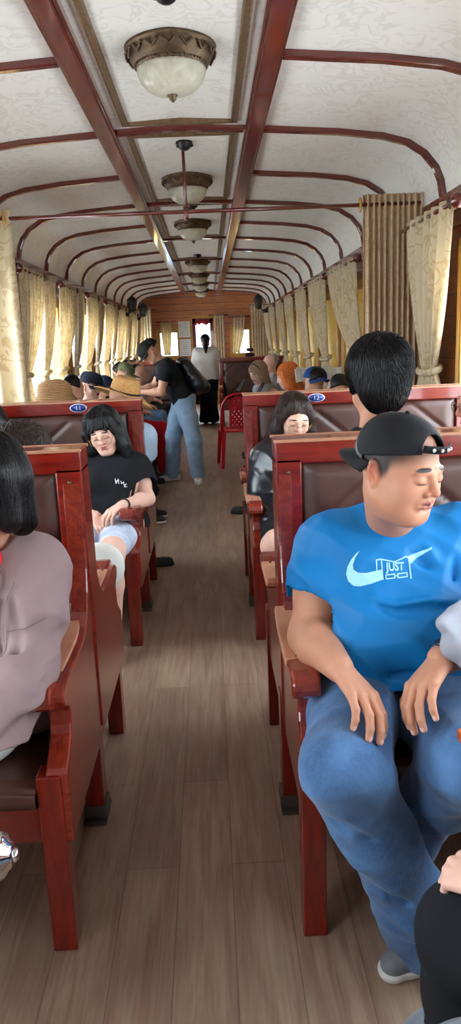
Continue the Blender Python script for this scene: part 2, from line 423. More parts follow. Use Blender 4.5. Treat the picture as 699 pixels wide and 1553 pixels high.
# ceiling lamps
def ceiling_lamp(y):
    z = zc(0)
    t = thing('ceiling_lamp', (XC, y, z), None, 'ceiling light', 'round ceiling lights down the middle of the carriage')
    m = MB(); m.lathe([(.0,.0),(.172,.0),(.176,-.008),(.172,-.016),(.166,-.02),(.158,-.045),(.147,-.064),(.138,-.07),(.134,-.078),(.126,-.084),(.120,-.078),(.12,-.06),(0,-.06)], (XC, y, z), 48)
    rng = random.Random(5)
    for i in range(16):
        a = 2*PI*i/16; ca, sa = math.cos(a), math.sin(a)
        def pt(r, zz, da): return (XC+r*math.cos(a+da), y+r*math.sin(a+da), z+zz)
        m.tube([pt(.168,-.026,-.15), pt(.171,-.034,-.08), pt(.164,-.05,0), pt(.168,-.04,.08), pt(.171,-.028,.12), pt(.17,-.034,.17)], [.002,.005,.006,.006,.005,.002], 6)
    for i in range(60):
        a = 2*PI*i/60; m.lathe([(0,-.005),(.005,-.001),(.005,.003),(0,.005)], (XC+.137*math.cos(a), y+.137*math.sin(a), z-.074), 6)
    m.build('lamp_rim', BRASS, t)
    m = MB(); pr = [(.131*math.sin(q)**.75 if q > 0 else 0, -.08-.092*math.cos(q)) for q in [PI/2*i/14 for i in range(15)]][::-1]
    m.lathe(pr, (XC, y, z), 96, flute=(32, .012)); m.build('lamp_shade', FROST, t)
    m = MB(); m.lathe([(0,-.158),(.018,-.160),(.02,-.168),(.012,-.172),(.014,-.18),(.006,-.188),(0,-.192)], (XC, y, z-.007), 16); m.build('finial', BRASS, t)
    return t
LY = [3.44, 5.95, 8.0, 11.6, 13.7, 15.7, 17.7]
LLAB = ['big domed brass-rimmed ceiling light nearest the camera, above the front of the aisle',
 'second domed ceiling light from the camera, partly behind the hanging red rod',
 'third domed ceiling light, just past the red curtain rod', 'fourth domed ceiling light along the aisle ceiling',
 'fifth domed ceiling light along the aisle ceiling', 'sixth ceiling light, last but one before the wooden end wall', 'last small ceiling light right in front of the wooden end wall']
l0 = ceiling_lamp(LY[0]); l0.scale = (1.09,1.09,1.09); lamps = [l0]
for y in LY[1:]: c = copytree(l0); c.location.y = y; lamps.append(c)
for o, lb in zip(lamps, LLAB): o['label'] = lb
def fan_mount(y, lab):
    z = zc(0); t = thing('ceiling_mount', (XC+.01, y, z), lab, 'ceiling fixture', 'black ceiling mounts between the lights')
    m = MB(); m.lathe([(0,0),(.05,0),(.052,-.012),(.044,-.02),(.04,-.03),(.032,-.042),(.02,-.05),(0,-.052)], (XC+.01, y, z), 24)
    m.build('mount_plate', BLACKM, t)
    for i in range(3):
        a = i*2.1+.4; m = MB(); m.lathe([(0,-.01),(.012,-.006),(.014,.006),(0,.01)], (XC+.01+.045*math.cos(a), y+.045*math.sin(a), z-.02), 10); m.build('screw_cap', BLACKM, t)
fan_mount(2.92, 'black round ceiling mount at the very top edge of the photo')
fan_mount(4.95, 'black round ceiling mount behind the hanging red rod')
fan_mount(7.05, 'black ceiling mount between the second and third ceiling lights')
fan_mount(10.9, 'small black ceiling mount just before the fourth ceiling light')

# ------------------------------------------------------------------ curtains
def strip(top, bot, tie=None, n=10, amp=.022, nz=34, folds=7, seedv=0, thick=.004, flare=.0, narrow=.3, narrow_pull=(0,0)):
    """hanging cloth from segment top=(p0,p1) ; waved folds normal to the segment; gathered at tie z"""
    p0, p1 = Vector(top[0]), Vector(top[1]); d = p1-p0; W = d.length; d.normalize(); nrm = Vector((-d.y, d.x, 0))
    z0 = p0.z; z1 = bot; rng = random.Random(seedv); ph = [rng.uniform(-.5,.5) for _ in range(folds+1)]
    m = MB()
    def fn(u, v):
        z = z0+(z1-z0)*v
        if tie:
            tz, tc = tie[0], tie[1]            # tie height, tie centre along the segment 0..1
            q = (z0-z)/(z0-tz)
            if q < 1: w = 1-(1-narrow)*(q**1.7); sh = (q**1.7)
            else:
                q2 = (tz-z)/max(.01, (tz-z1)); w = narrow+(.62-narrow)*min(1, q2*1.6)**.7; sh = 1
            s = .5+(tc-.5)*sh; uu = s+(u-.5)*w
            bul = 1+.9*math.sin(PI*min(1, q))*.4
        else: uu = u; w = 1; bul = 1; sh = 0
        f = math.sin(2*PI*(u*folds)+.5*math.sin(3*u*5+seedv)+ph[int(u*folds) % (folds+1)]*.3*v)
        a = amp*(1 if not tie else (.55+.45*w))*bul*(.55+.6*v*(1-sh*.3))
        p = p0+d*(uu*W)+nrm*(f*a+ (narrow_pull[0]*sh))
        p.z = z + (.012*math.sin(2*PI*u*folds*.5+1) if v > .97 else 0)
        return tuple(p)
    m.grid(fn, folds*10, nz); return m
def knob_mb(x, y, z, axis, r=.038):
    m = MB(); m.lathe([(0,-.035),(.016,-.03),(r*.9,-.02),(r,-.006),(r,.004),(r*.75,.012),(.014,.016),(.012,.03),(0,.03)], (x, y, z), 24, axis=axis); return m
def wall_curtain(side, yk, spans, tiez=1.25, botz=.72, lab='', rod_to=None):
    x = XC+side*1.33
    t = thing('curtain_rod', (x, yk, 2.09), lab[0], 'curtain rod', 'short brown curtain rods along the side walls')
    m = MB(); e = max(b for a, b, _ in spans)+.12
    m.tube([(x, yk, 2.09), (x, e, 2.09)], .012); m.box(min(x, x+side*.19), max(x, x+side*.19), e-.03, e-.01, 2.08, 2.10); m.build('rod', BEAM_Y, t)
    knob_mb(x, yk-.015, 2.09, 'y').build('finial', BEAM_Y, t)
    for i, (a, b, tc) in enumerate(spans):
        ct = thing('curtain', (x, (a+b)/2, botz), lab[1+i], 'curtain', 'cream damask curtains tied back along the side walls')
        m = strip(((x, a, 2.12), (x, b, 2.12)), botz, (tiez, tc), folds=6+i, seedv=int(yk*10)+i, amp=.026, narrow=.3, narrow_pull=(side*-.10, 0))
        m.build('cloth', CURT, ct, solid=.004)
        m = MB(); yt = a+(b-a)*tc; w = (b-a)*.19
        xx = x+.10   # tie band wraps the gathered cloth
        xx = x+side*.10*(1 if side else 1)
        m.tube([(x+side*(.10)+.045*math.cos(q), yt+(w+.012)*math.sin(q), tiez+.02*math.cos(q)) for q in [2*PI*j/20 for j in range(20)]], .016, 8, closed=True, flat=1.3)
        m.build('tieback', CURT, ct)
        m = MB()
        m.lathe([(0,-.01),(.03,-.005),(.034,0),(.03,.005),(0,.01)], (x, a+.02, 2.09), 20, axis='y'); m.build('grommet', BRASS, ct)
KL = [6.05+1.66*i for i in range(0, 7)]
L_lab = ['nearest', 'second', 'third', 'fourth', 'fifth', 'sixth', 'seventh']
for i, y in enumerate(KL):
    n_ = L_lab[i]
    wall_curtain(-1, y, [(y+.0, y+.85, .35), (y+.86, y+1.34, .5)], lab=(
        '%s wall curtain rod on the left, counted from the camera' % n_,
        'front panel of the %s pair of cream curtains on the left wall' % n_,
        'rear panel of the %s pair of cream curtains on the left wall' % n_))
KR = [6.3, 8.0, 9.5, 10.95, 12.45, 13.95, 15.4]
for i, y in enumerate(KR):
    w = (KR+[16.8])[i+1]-y-.22; n_ = L_lab[i]
    wall_curtain(1, y, [(y-.0, y+w, .28 if i == 0 else .5)], lab=(
        '%s wall curtain rod on the right, counted from the pleated curtain' % n_,
        '%s tied cream curtain on the right wall beyond the pleated curtain' % n_))
wall_curtain(1, 3.80, [(3.84, 4.72, .82)], tiez=1.26, botz=1.03, lab=('curtain rod with a round brown knob at the upper right edge', 'large cream curtain at the right, tied with its end flared over the bench back'))
# partition rod across the carriage, its drop tube and its two curtains
YP = 5.0
t = thing('partition_curtain_rod', (XC, YP, 2.28), 'long dark red curtain rod across the carriage, hung from the ceiling by a tube', 'curtain rod')
m = MB(); m.tube([(XL+.02, YP, 2.28), (XR-.02, YP, 2.28)], .0125, 12); m.build('rod', BEAM_X, t)
m = MB(); m.tube([(XC, YP, 2.24), (XC, YP, zc(0))], .011, 10); m.lathe([(0,-.05),(.015,-.045),(.017,.03),(0,.035)], (XC, YP, 2.28), 12); m.build('drop_tube', BEAM_Y, t)
t = thing('partition_curtain', (-1.35, YP, .75), 'cream damask curtain hanging at the far left edge from the cross rod', 'curtain', 'partition curtains on the cross rod')
m = strip(((-1.60, YP, 2.33), (-1.20, YP, 2.33)), .8, None, folds=3, seedv=4, amp=.03)
m.build('cloth', CURT, t, solid=.004)
m = MB(); m.lathe([(.0,-.006),(.042,-.006),(.046,0),(.042,.006),(.02,.006),(0,.004)], (-1.235, YP, 2.28), 24, axis='x'); m.build('grommet', GOLD, t)
t = thing('partition_curtain', (1.2, YP, .9), 'wide pleated brownish curtain hanging from the cross rod at right', 'curtain', 'partition curtains on the cross rod')
m = strip(((1.02, YP, 2.34), (1.40, YP, 2.34)), .95, None, folds=10, seedv=9, amp=.028)
m.build('cloth', CURTB, t, solid=.004)
m = MB(); m.lathe([(.0,-.006),(.042,-.006),(.046,0),(.042,.006),(.02,.006),(0,.004)], (1.0, YP, 2.28), 24, axis='x'); m.build('grommet', GOLD, t)
# end wall curtains
def end_curtain(x0, x1, z0, z1, lab, y=YEND-.12, folds=4, tie=None, amp=.02):
    t = thing('end_curtain', ((x0+x1)/2, y, z1), lab, 'curtain', 'curtains in front of the wooden end wall')
    strip(((x0, y, z0), (x1, y, z0)), z1, tie, folds=folds, seedv=int(x0*50), amp=amp, narrow=.6).build('cloth', CURT, t, solid=.004)
    m = MB(); m.tube([(x0-.12, y, z0-.03), (x1+.12, y, z0-.03)], .012); m.build('rod', BEAM_X, t)
end_curtain(-1.12, -.86, 2.03, 1.22, 'short cream curtain over the small left window of the end wall', tie=(1.3, .5))
end_curtain(.16, .40, 2.14, .9, 'cream curtain just right of the open door on the end wall')
end_curtain(.62, .92, 2.08, 1.2, 'short cream curtain over the small right window of the end wall', tie=(1.28, .2))
end_curtain(-1.62, -1.28, 2.3, .7, 'long cream curtain in the left corner of the end wall', y=YEND-.9, folds=5)
end_curtain(1.0, 1.42, 2.3, .7, 'long brownish pleated curtain in the right corner of the end wall', y=YEND-1.0, folds=7)
# notices on the end wall
t = thing('notice_board', (-.56, YEND-.03, 1.2), 'white notice sheets hung left of the far door', 'notice')
m = MB(); m.box(-.70, -.42, YEND-.032, YEND-.024, 1.62, 2.0); m.box(-.69, -.42, YEND-.032, YEND-.024, 1.18, 1.58); m.build('paper', WHITEP, t)
m = MB()
for z0 in (1.66, 1.22):
    for i in range(7): m.box(-.67, -.47-(i % 3)*.02, YEND-.034, YEND-.032, z0+i*.045, z0+i*.045+.008)
m.build('printed_lines', simple('grey print', (150,150,150), .8), t)
t = thing('garland', (-.12, YEND-.05, 1.88), 'red ribbon garland hung at the top of the door window', 'decoration')
m = MB(); rng = random.Random(2)
for i in range(26):
    a = rng.uniform(0, 2*PI); r = rng.uniform(.01, .05)
    cx, cz = -.12+(-.13 if i < 8 else 0 if i < 18 else .1)+r*math.cos(a)*1.3, 1.93+r*math.sin(a)+(.02 if 8 <= i < 18 else 0)
    m.lathe([(0,-.02),(.022,-.008),(.026,.005),(.01,.02),(0,.02)], (cx, YEND-.05+rng.uniform(-.02,.02), cz), 8)
m.build('flowers', simple('red ribbon', (190,16,30), .5), t)
def wall_lamp(x, y, lab):
    t = thing('wall_lantern', (x, y, 2.0), lab, 'lantern', 'dark metal wall lanterns near the end wall')
    s = 1 if x > 0 else -1
    m = MB(); m.tube([(x+s*.15, y, 2.05), (x+s*.08, y, 2.02), (x, y, 2.10), (x-s*.03, y, 2.2)], .01, 8); m.lathe([(0,.0),(.05,.0),(.06,.06),(.0,.07)], (x+s*.12, y, 1.98), 12); m.build('bracket', BLACKM, t)
    m = MB(); m.lathe([(.0,-.16),(.03,-.15),(.06,-.12)], (x, y, 2.2), 8); m.lathe([(.085,.05),(.09,.06),(.05,.10),(.015,.12),(0,.15)], (x, y, 2.2), 8)
    for i in range(8): a = PI/4*i+.39; m.tube([(x+.06*math.cos(a), y+.06*math.sin(a), 2.08), (x+.088*math.cos(a), y+.088*math.sin(a), 2.25)], .006, 5)
    m.build('cage', BLACKM, t)
    m = MB(); m.lathe([(.05,-.12),(.08,.05)], (x, y, 2.2), 8); m.build('lantern_glass', simple('smoky lantern glass', (96,92,86), .2), t)
wall_lamp(-1.30, 13.6, 'dark lantern on the left wall, the nearer of the left pair'); wall_lamp(-1.30, 15.9, 'dark lantern on the left wall, the farther of the left pair'); wall_lamp(.98, 14.5, 'dark lantern on the right wall beyond the last bright curtain')

# ------------------------------------------------------------------ benches
def bez(p0, p1, p2, p3, n=8):
    return [tuple(((1-t)**3*a+3*(1-t)**2*t*b+3*(1-t)*t*t*c+t**3*d) for a, b, c, d in zip(p0, p1, p2, p3)) for t in [i/n for i in range(n+1)]]
def side_outline():
    """half silhouette of the bench end, from the post top outward to the leg, u = distance from the back plane"""
    P = [(.062, 1.10), (.066, .93)]
    P += bez((.066,.93), (.075,.78), (.12,.70), (.22,.688), 10)[1:]
    P += [(.34,.688)]+bez((.34,.688),(.42,.690),(.49,.700),(.515,.68),5)[1:]
    P += bez((.515,.68),(.53,.67),(.52,.64),(.505,.635),4)[1:]
    P += bez((.505,.635),(.46,.63),(.455,.59),(.475,.55),6)[1:]
    P += bez((.475,.55),(.50,.52),(.535,.505),(.562,.487),5)[1:]
    return P
def bench(yc, x0, x1, aisle, label, plate=None):
    """double-sided bench; aisle = +1 when the aisle lies at larger x"""
    t = thing('train_bench', ((x0+x1)/2, yc, 0), label, 'bench', 'double-sided wooden train benches')
    h = side_outline()
    # end panels
    for xs in (x1-.045 if aisle > 0 else x0, x0 if aisle > 0 else x1-.045):
        half = [(min(u, .555), z) for u, z in h]+[(.555,.305)]
        poly = [(yc+u, z) for u, z in half]+[(yc-u, z) for u, z in half[::-1]]
        m = MB(); m.prism(poly[::-1], xs+.008, xs+(.062 if aisle > 0 and xs > x0 else .050), 'x'); m.build('side_panel', BENCH_Y, t, bevel=.005)
    for xs in (x1-.06 if aisle > 0 else x0, x0 if aisle > 0 else x1-.06):
        xi = xs if aisle > 0 else xs
        for u in (-.532, 0, .532):
            w = .03 if u else .035
            m = MB(); m.box(xs, xs+.06, yc+u-w, yc+u+w, 0, .485 if u else .40); lg = m.build('leg', BENCH_Z, t, bevel=.004)
            if u == 0:
                m = MB(); m.box(xs-.006, xs+.066, yc-w-.03, yc+w+.03, 0, .012); m.box(xs-.006, xs+.066, yc-w-.006, yc+w+.006, 0, .05); b = m.build('foot_bracket', simple('dull grey bracket', (92,88,84), .5, .6), t)
    # arm rests with a tip and a leather pad
    for xs in (x1-.06 if aisle > 0 else x0, x0 if aisle > 0 else x1-.06):
        xm = xs-.010 if aisle > 0 else xs-.0
        for s in (-1, 1):
            P = [(.26,.686),(.40,.690)]+bez((.40,.690),(.46,.698),(.53,.712),(.553,.690),5)[1:]+bez((.553,.690),(.565,.66),(.55,.642),(.52,.638),4)[1:]+[(.40,.645),(.26,.645)]
            m = MB(); m.prism([(yc+s*u, z) for u, z in P], xs-.014, xs+.056, 'x'); m.build('armrest', BENCH_Y, t, bevel=.008)
            top = bez((.13,.728),(.15,.710),(.18,.698),(.22,.694), 10)+[(.34,.694),(.425,.695)]
            low = [(u, z-.02) for i, (u, z) in enumerate(top)]
            m = MB(); m.prism([(yc+s*u, z) for u, z in top+low[::-1]], xs-.017, xs+.058, 'x'); pad = m.build('arm_pad', ARMLEATHER, t, bevel=.006)
            m = MB()
            for dx in (.014, .042): m.lathe([(0,0),(.005,0),(.004,.003),(0,.004)], (xs+dx, yc+s*.41, .6945), 10)
            m.build('stud', BLACKM, pad) if False else m.build('stud', BLACKM, t)
    # back frame
    m = MB(); xa, xb = x0+.046, x1-.046
    xa, xb = (x0+.003, x1+.022) if aisle > 0 else (x0+.003, x1-.003)
    m.box(xa, xb, yc-.062, yc+.062, 1.125, 1.192)
    m.box(xa, xa+.075, yc-.062, yc+.062, .34, 1.14); m.box(xb-.075, xb, yc-.062, yc+.062, .34, 1.14)
    m.box(xa+.07, xb-.07, yc-.02, yc+.02, .34, 1.14)
    m.build('back_frame', BENCH_X, t, bevel=.005)
    m = MB(); m.box(xa-.004, xb+.004, yc-.066, yc-.058, 1.186, 1.195); m.box(xa-.004, xb+.004, yc+.058, yc+.066, 1.186, 1.195); m.build('worn_edge', simple('worn pale rail edge', (168,120,92), .35), t, bevel=.002)
    for s in (-1, 1):
        for xx in (xa+.036, xb-.036): m = MB(); m.lathe([(0,-.003),(.005,-.002),(.006,0),(.005,.002),(0,.003)], (xx, yc+s*.063, 1.10), 10, axis='y'); m.build('screw', BRASS, t)
    # tufted leather on both faces
    for s in (-1, 1):
        X0, X1, Z0, Z1 = xa+.072, xb-.072, .47, 1.127; W = X1-X0; H = Z1-Z0
        nd = 2
        def fn(u, v, s=s):
            a = u*nd; b = v*1.5
            d1 = abs(((a+b)*1.0) % 1-.5); d2 = abs(((a-b)*1.0) % 1-.5)   # distance to diagonal creases
            g = min(.5-d1, .5-d2)*2
            crease = math.exp(-(g/.05)**2)*.010
            edge = min(u, 1-u, v, 1-v); e = min(1, edge/.06); puff = .012+.022*math.sin(PI/2*e)-.0
            tuft = math.exp(-((.5-d1)**2+(.5-d2)**2)/.012)*.014
            return (X0+W*u, yc+s*(.02+puff+.012-crease-tuft), Z0+H*v)
        m = MB(); m.grid(fn, 90, 60); cu = m.build('backrest_leather', LEATHER, t)
        m = MB()
        for i in range(-4, 8):
            for j in range(0, 4):
                # crease crossings
                a = (i)/2; b = (j)/2
                if (i+j) % 2: continue
                u, v = a/nd, b/1.5
                if .04 < u < .96 and .06 < v < .94:
                    m.lathe([(0,0),(.013,0),(.011,s*.006),(0,s*.009)], (X0+W*u, yc+s*.036, Z0+H*v), 12, axis='y')
        if m.v: m.build('tufting_button', LEATHER, t)
        # seat cushion, apron, tray
        def sfn(u, v, s=s):
            prof = [(.07,.462),(.40,.468),(.53,.468),(.556,.462),(.572,.447),(.574,.425),(.566,.405),(.55,.402),(.07,.402)]
            i = min(int(v*8), 7); f = v*8-i; a, b = prof[i], prof[i+1]
            uu = a[0]+(b[0]-a[0])*f; zz = a[1]+(b[1]-a[1])*f
            pf = math.sin(PI*min(1, min(u, 1-u)/.08)/2) if 0 < u < 1 else 0
            return (x0+.062+(x1-x0-.124)*u, yc+s*uu, zz-(.010*(1-pf) if v < .5 else 0)+(.006*math.sin(PI*u) if v < .3 else 0))
        m = MB(); m.grid(sfn, 40, 32); m.build('seat_cushion', LEATHER, t)
        m = MB(); m.box(x0+.05, x1-.05, yc+s*.52 if s > 0 else yc-.552, yc+.552 if s > 0 else yc-.52, .305, .402); m.build('seat_apron', BENCH_X, t, bevel=.004)
    m = MB(); m.box(x0+.05, x1-.05, yc-.53, yc+.53, .385, .4015); m.build('seat_board', BENCH_X, t)
    if plate:
        txt, px = plate
        m = MB(); m.lathe([(0,-.002),(.046,-.002),(.046,.0),(0,.0)], (0,0,0), 32, axis='y', sc=(1,.5))
        m.v = [(a+px, b+yc-.0625, c+1.160) for a, b, c in m.v]; pl = m.build('number_plate', simple('pale plate rim', (196,200,214), .4), t)
        m = MB(); m.lathe([(0,-.001),(.041,-.001),(.041,.0),(0,.0)], (0,0,0), 32, axis='y', sc=(1,.46)); m.v = [(a+px, b+yc-.0645, c+1.160) for a, b, c in m.v]
        m.build('plate_field', simple('blue enamel', (34,56,128), .3), t)
        v, f = text_mb(txt, .034); m = MB(); m.add([(px+a, yc-.0660+c*.5, 1.160+b) for a, b, c in v], f); m.build('plate_numeral', simple('pale plate rim', (196,200,214), .4), t)
    return t
BX0, BX1 = XL+.02, -.396
CX0, CX1 = .172, XR-.02
BY = [2.15, 4.072, 13.67]
ordn = ['nearest', 'second', 'third', 'fourth', 'fifth', 'sixth', 'seventh', 'last']
KEEP = []
for i, y in enumerate(BY):
    pl = ('11', -.705) if i == 1 else None
    KEEP.append(bench(y, BX0, BX1, 1, {0: 'nearest red-brown wooden bench on the left, beside the brown blazer', 1: 'second bench on the left, numbered 11, with the girl in black leaning on it'}.get(i, 'farthest bench on the left, near the wooden end wall'), pl))
    pl = ('12', .565) if i == 1 else None
    KEEP.append(bench(y, CX0, CX1, -1, {0: 'nearest bench on the right, where the man in the bright blue shirt sits', 1: 'second bench on the right, with a blue oval number plate behind the girl with glasses'}.get(i, 'farthest bench on the right, dark leather back, near the wooden end wall'), pl))
def wall_bench(x0, x1, y0, y1, side, lab):
    """long bench against a side wall, people sit facing the aisle"""
    t = thing('wall_bench', ((x0+x1)/2, (y0+y1)/2, 0), lab, 'bench')
    xf = x0 if side > 0 else x1; s = -1 if side > 0 else 1
    n = int(round((y1-y0)/1.7))
    for i in range(n+1):
        y = y0+.03+(y1-y0-.06)*i/n
        for xx in (xf-s*.03, xf-s*.42):
            m = MB(); m.box(xx-.025, xx+.025, y-.025, y+.025, 0, .40); m.build('leg', BENCH_Z, t, bevel=.003)
    m = MB(); m.box(x0+.01, x1-.01, y0, y1, .36, .405); m.build('seat_frame', BENCH_Y, t, bevel=.004)
    m = MB(); m.box(x0, x1, y0+.01, y1-.01, .405, .465); m.build('seat_cushion', LEATHER, t, bevel=.02)
    xb = (x1-.07, x1-.03) if side > 0 else (x0+.03, x0+.07)
    m = MB(); m.box(xb[0], xb[1], y0, y1, .50, .86); m.build('backrest', LEATHER, t, bevel=.015)
    return t
wall_bench(.82, XR-.02, 5.7, 12.6, 1, 'long leather wall bench on the right, under the women looking at phones')
wall_bench(XL+.02, -.98, 5.7, 12.6, -1, 'long leather wall bench on the left, behind the passengers in hats')
# ------------------------------------------------------------------ organic shapes: smooth unions of tapered limbs and ellipsoids, meshed with surface nets
F32 = np.float32
A_ = np.array
def rotm(yaw=0, pitch=0, roll=0):
    """local faces -Y, z up; yaw>0 turns towards +X, pitch>0 looks down, roll>0 tilts towards +X"""
    a, b, c = map(math.radians, (yaw, pitch, roll))
    Rz = np.array([[math.cos(a),-math.sin(a),0],[math.sin(a),math.cos(a),0],[0,0,1]])
    Rx = np.array([[1,0,0],[0,math.cos(b),-math.sin(b)],[0,math.sin(b),math.cos(b)]])
    Ry = np.array([[math.cos(c),0,math.sin(c)],[0,1,0],[-math.sin(c),0,math.cos(c)]])
    return Rz@Rx@Ry
I3 = np.eye(3)
def nz(v): v = np.array(v, float); return v/np.linalg.norm(v)
class SDF:
    def __init__(s): s.ops = []; s.R = I3; s.t = np.zeros(3); s.s = 1.0; s.paints = []; s.k = .02
    def frame(s, R=I3, t=(0,0,0), sc=1.0): s.R = np.array(R); s.t = np.array(t, float); s.s = sc; return s
    def W(s, p): return s.R@(np.array(p, float)*s.s)+s.t
    def cone(s, a, b, ra, rb=None, k=None, neg=False):
        rb = ra if rb is None else rb; A, B = s.W(a), s.W(b); ra *= s.s; rb *= s.s; r = max(ra, rb)
        s.ops.append(('c', (A, B, ra, rb), (s.k if k is None else k), np.minimum(A, B)-r, np.maximum(A, B)+r, neg)); return s
    def path(s, pts, rs, k=None):
        for a, b, ra, rb in zip(pts, pts[1:], rs, rs[1:]): s.cone(a, b, ra, rb, k)
        return s
    def ell(s, c, r, R=I3, k=None, neg=False):
        c = s.W(c); r = np.array(r, float)*s.s; RR = s.R@R; ext = np.sqrt(((RR*r)**2).sum(1))
        s.ops.append(('e', (c, r, RR), (s.k if k is None else k), c-ext, c+ext, neg)); return s
    def crease(s, pts, amp=.006, w=.012):
        """a soft fold along a polyline (amp > 0 raises, < 0 sinks)"""
        segs = [(A_(a, float), A_(b, float)) for a, b in zip(pts, pts[1:])]; n = len(segs)
        def fn(x, y, z):
            best = None
            for i, (a, b) in enumerate(segs):
                d = b-a; L = float(d@d); t = np.clip(((x-a[0])*d[0]+(y-a[1])*d[1]+(z-a[2])*d[2])/L, 0, 1)
                q = (x-a[0]-t*d[0])**2+(y-a[1]-t*d[1])**2+(z-a[2]-t*d[2])**2; g = (i+t)/n
                v = np.exp(-q/(w*w))*np.minimum(1, 2.6*np.clip(np.minimum(g, 1-g), 0, 1)); best = v if best is None else np.maximum(best, v)
            return -amp*best
        return s.disp(fn)
    def cut(s, fn): s.ops.append(('x', fn, 0, None, None, False)); return s       # keep where fn < 0
    def disp(s, fn): s.ops.append(('d', fn, 0, None, None, False)); return s
    def paint(s, c, r, col, R=I3, soft=.25): s.paints.append((s.W(c), np.array(r, float)*s.s, s.R@R, s2l(col), soft)); return s
    @staticmethod
    def prim(kind, pr, x, y, z):
        if kind == 'c':
            A, B, ra, rb = pr; d = (B-A); L2 = float(d@d)+1e-12
            px, py, pz = x-F32(A[0]), y-F32(A[1]), z-F32(A[2])
            t = np.clip((px*F32(d[0])+py*F32(d[1])+pz*F32(d[2]))/F32(L2), 0, 1)
            return np.sqrt((px-t*F32(d[0]))**2+(py-t*F32(d[1]))**2+(pz-t*F32(d[2]))**2)-(F32(ra)+t*F32(rb-ra))
        c, r, R = pr; px, py, pz = x-F32(c[0]), y-F32(c[1]), z-F32(c[2])
        q = [(px*F32(R[0,i])+py*F32(R[1,i])+pz*F32(R[2,i])) for i in range(3)]
        k0 = np.sqrt((q[0]/F32(r[0]))**2+(q[1]/F32(r[1]))**2+(q[2]/F32(r[2]))**2)
        k1 = np.sqrt((q[0]/F32(r[0]**2))**2+(q[1]/F32(r[1]**2))**2+(q[2]/F32(r[2]**2))**2)+F32(1e-9)
        return k0*(k0-1)/k1
    @staticmethod
    def comb(D, d, k, neg):
        if neg:
            d = -d
            if k <= 0: return np.maximum(D, d)
            h = np.clip(.5-.5*(D-d)/k, 0, 1); return D+(d-D)*h+k*h*(1-h)
        if k <= 0: return np.minimum(D, d)
        h = np.clip(.5+.5*(D-d)/k, 0, 1); return D+(d-D)*h-k*h*(1-h)
    def bounds(s):
        lo = np.min([o[3] for o in s.ops if o[0] in 'ce' and not o[5]], 0); hi = np.max([o[4] for o in s.ops if o[0] in 'ce' and not o[5]], 0); return lo, hi
    def grid(s, h, lo, hi):
        n = np.ceil((hi-lo)/h).astype(int)+1; ax = [(lo[i]+h*np.arange(n[i])).astype(F32) for i in range(3)]
        D = np.full(n, .5, F32)
        for kind, pr, k, a, b, neg in s.ops:
            if kind == 'x':
                D = np.maximum(D, pr(ax[0][:,None,None], ax[1][None,:,None], ax[2][None,None,:]).astype(F32)); continue
            if kind == 'd':
                msk = np.abs(D) < .04; ii = np.nonzero(msk)
                D[ii] += pr(ax[0][ii[0]], ax[1][ii[1]], ax[2][ii[2]]).astype(F32); continue
            mg = k+2.5*h+.03; i0 = [max(0, int((a[i]-mg-lo[i])/h)) for i in range(3)]; i1 = [min(n[i], int((b[i]+mg-lo[i])/h)+2) for i in range(3)]
            if any(i0[i] >= i1[i] for i in range(3)): continue
            sl = tuple(slice(i0[i], i1[i]) for i in range(3))
            d = s.prim(kind, pr, ax[0][sl[0]][:,None,None], ax[1][sl[1]][None,:,None], ax[2][sl[2]][None,None,:])
            D[sl] = s.comb(D[sl], d, k, neg)
        return D, n
    def eval(s, P):
        x, y, z = [P[:, i].astype(F32) for i in range(3)]; D = np.full(len(P), 9., F32)
        for kind, pr, k, a, b, neg in s.ops:
            if kind == 'x': D = np.maximum(D, pr(x, y, z))
            elif kind == 'd': D = D+pr(x, y, z)
            else: D = s.comb(D, s.prim(kind, pr, x, y, z), k, neg)
        return D
    def mesh(s, h, lo=None, hi=None):
        l, u = s.bounds(); pad = max([o[2] for o in s.ops]+[0])*.3+3*h
        lo = l-pad if lo is None else np.array(lo, float); hi = u+pad if hi is None else np.array(hi, float)
        D, n = s.grid(h, lo, hi); D[0] = D[-1] = .5; D[:, 0] = D[:, -1] = .5; D[:, :, 0] = D[:, :, -1] = .5
        S = D < 0; nx, ny, nzz = D.shape
        cnt = np.zeros((nx-1, ny-1, nzz-1), np.int8)
        for a in (0,1):
            for b in (0,1):
                for c in (0,1): cnt += S[a:nx-1+a, b:ny-1+b, c:nzz-1+c]
        act = np.argwhere((cnt > 0) & (cnt < 8))
        if not len(act): return np.zeros((0,3)), np.zeros((0,4), int)
        idx = np.full(cnt.shape, -1, np.int32); idx[tuple(act.T)] = np.arange(len(act))
        acc = np.zeros((len(act), 3)); num = np.zeros(len(act))
        cor = {}
        for a in (0,1):
            for b in (0,1):
                for c in (0,1): cor[a,b,c] = D[act[:,0]+a, act[:,1]+b, act[:,2]+c]
        for e in range(3):
            for p in (0,1):
                for q in (0,1):
                    c0 = [p, q]; c0.insert(e, 0); c1 = [p, q]; c1.insert(e, 1); c0, c1 = tuple(c0), tuple(c1)
                    d0, d1 = cor[c0], cor[c1]; m = (d0 < 0) != (d1 < 0)
                    t = np.where(m, d0/np.where(m, d0-d1, 1), 0)
                    pos = np.tile(np.array(c0, float), (len(act), 1)); pos[:, e] = t
                    acc += pos*m[:, None]; num += m
        V = (act+acc/num[:, None])*h+lo
        Fs = []
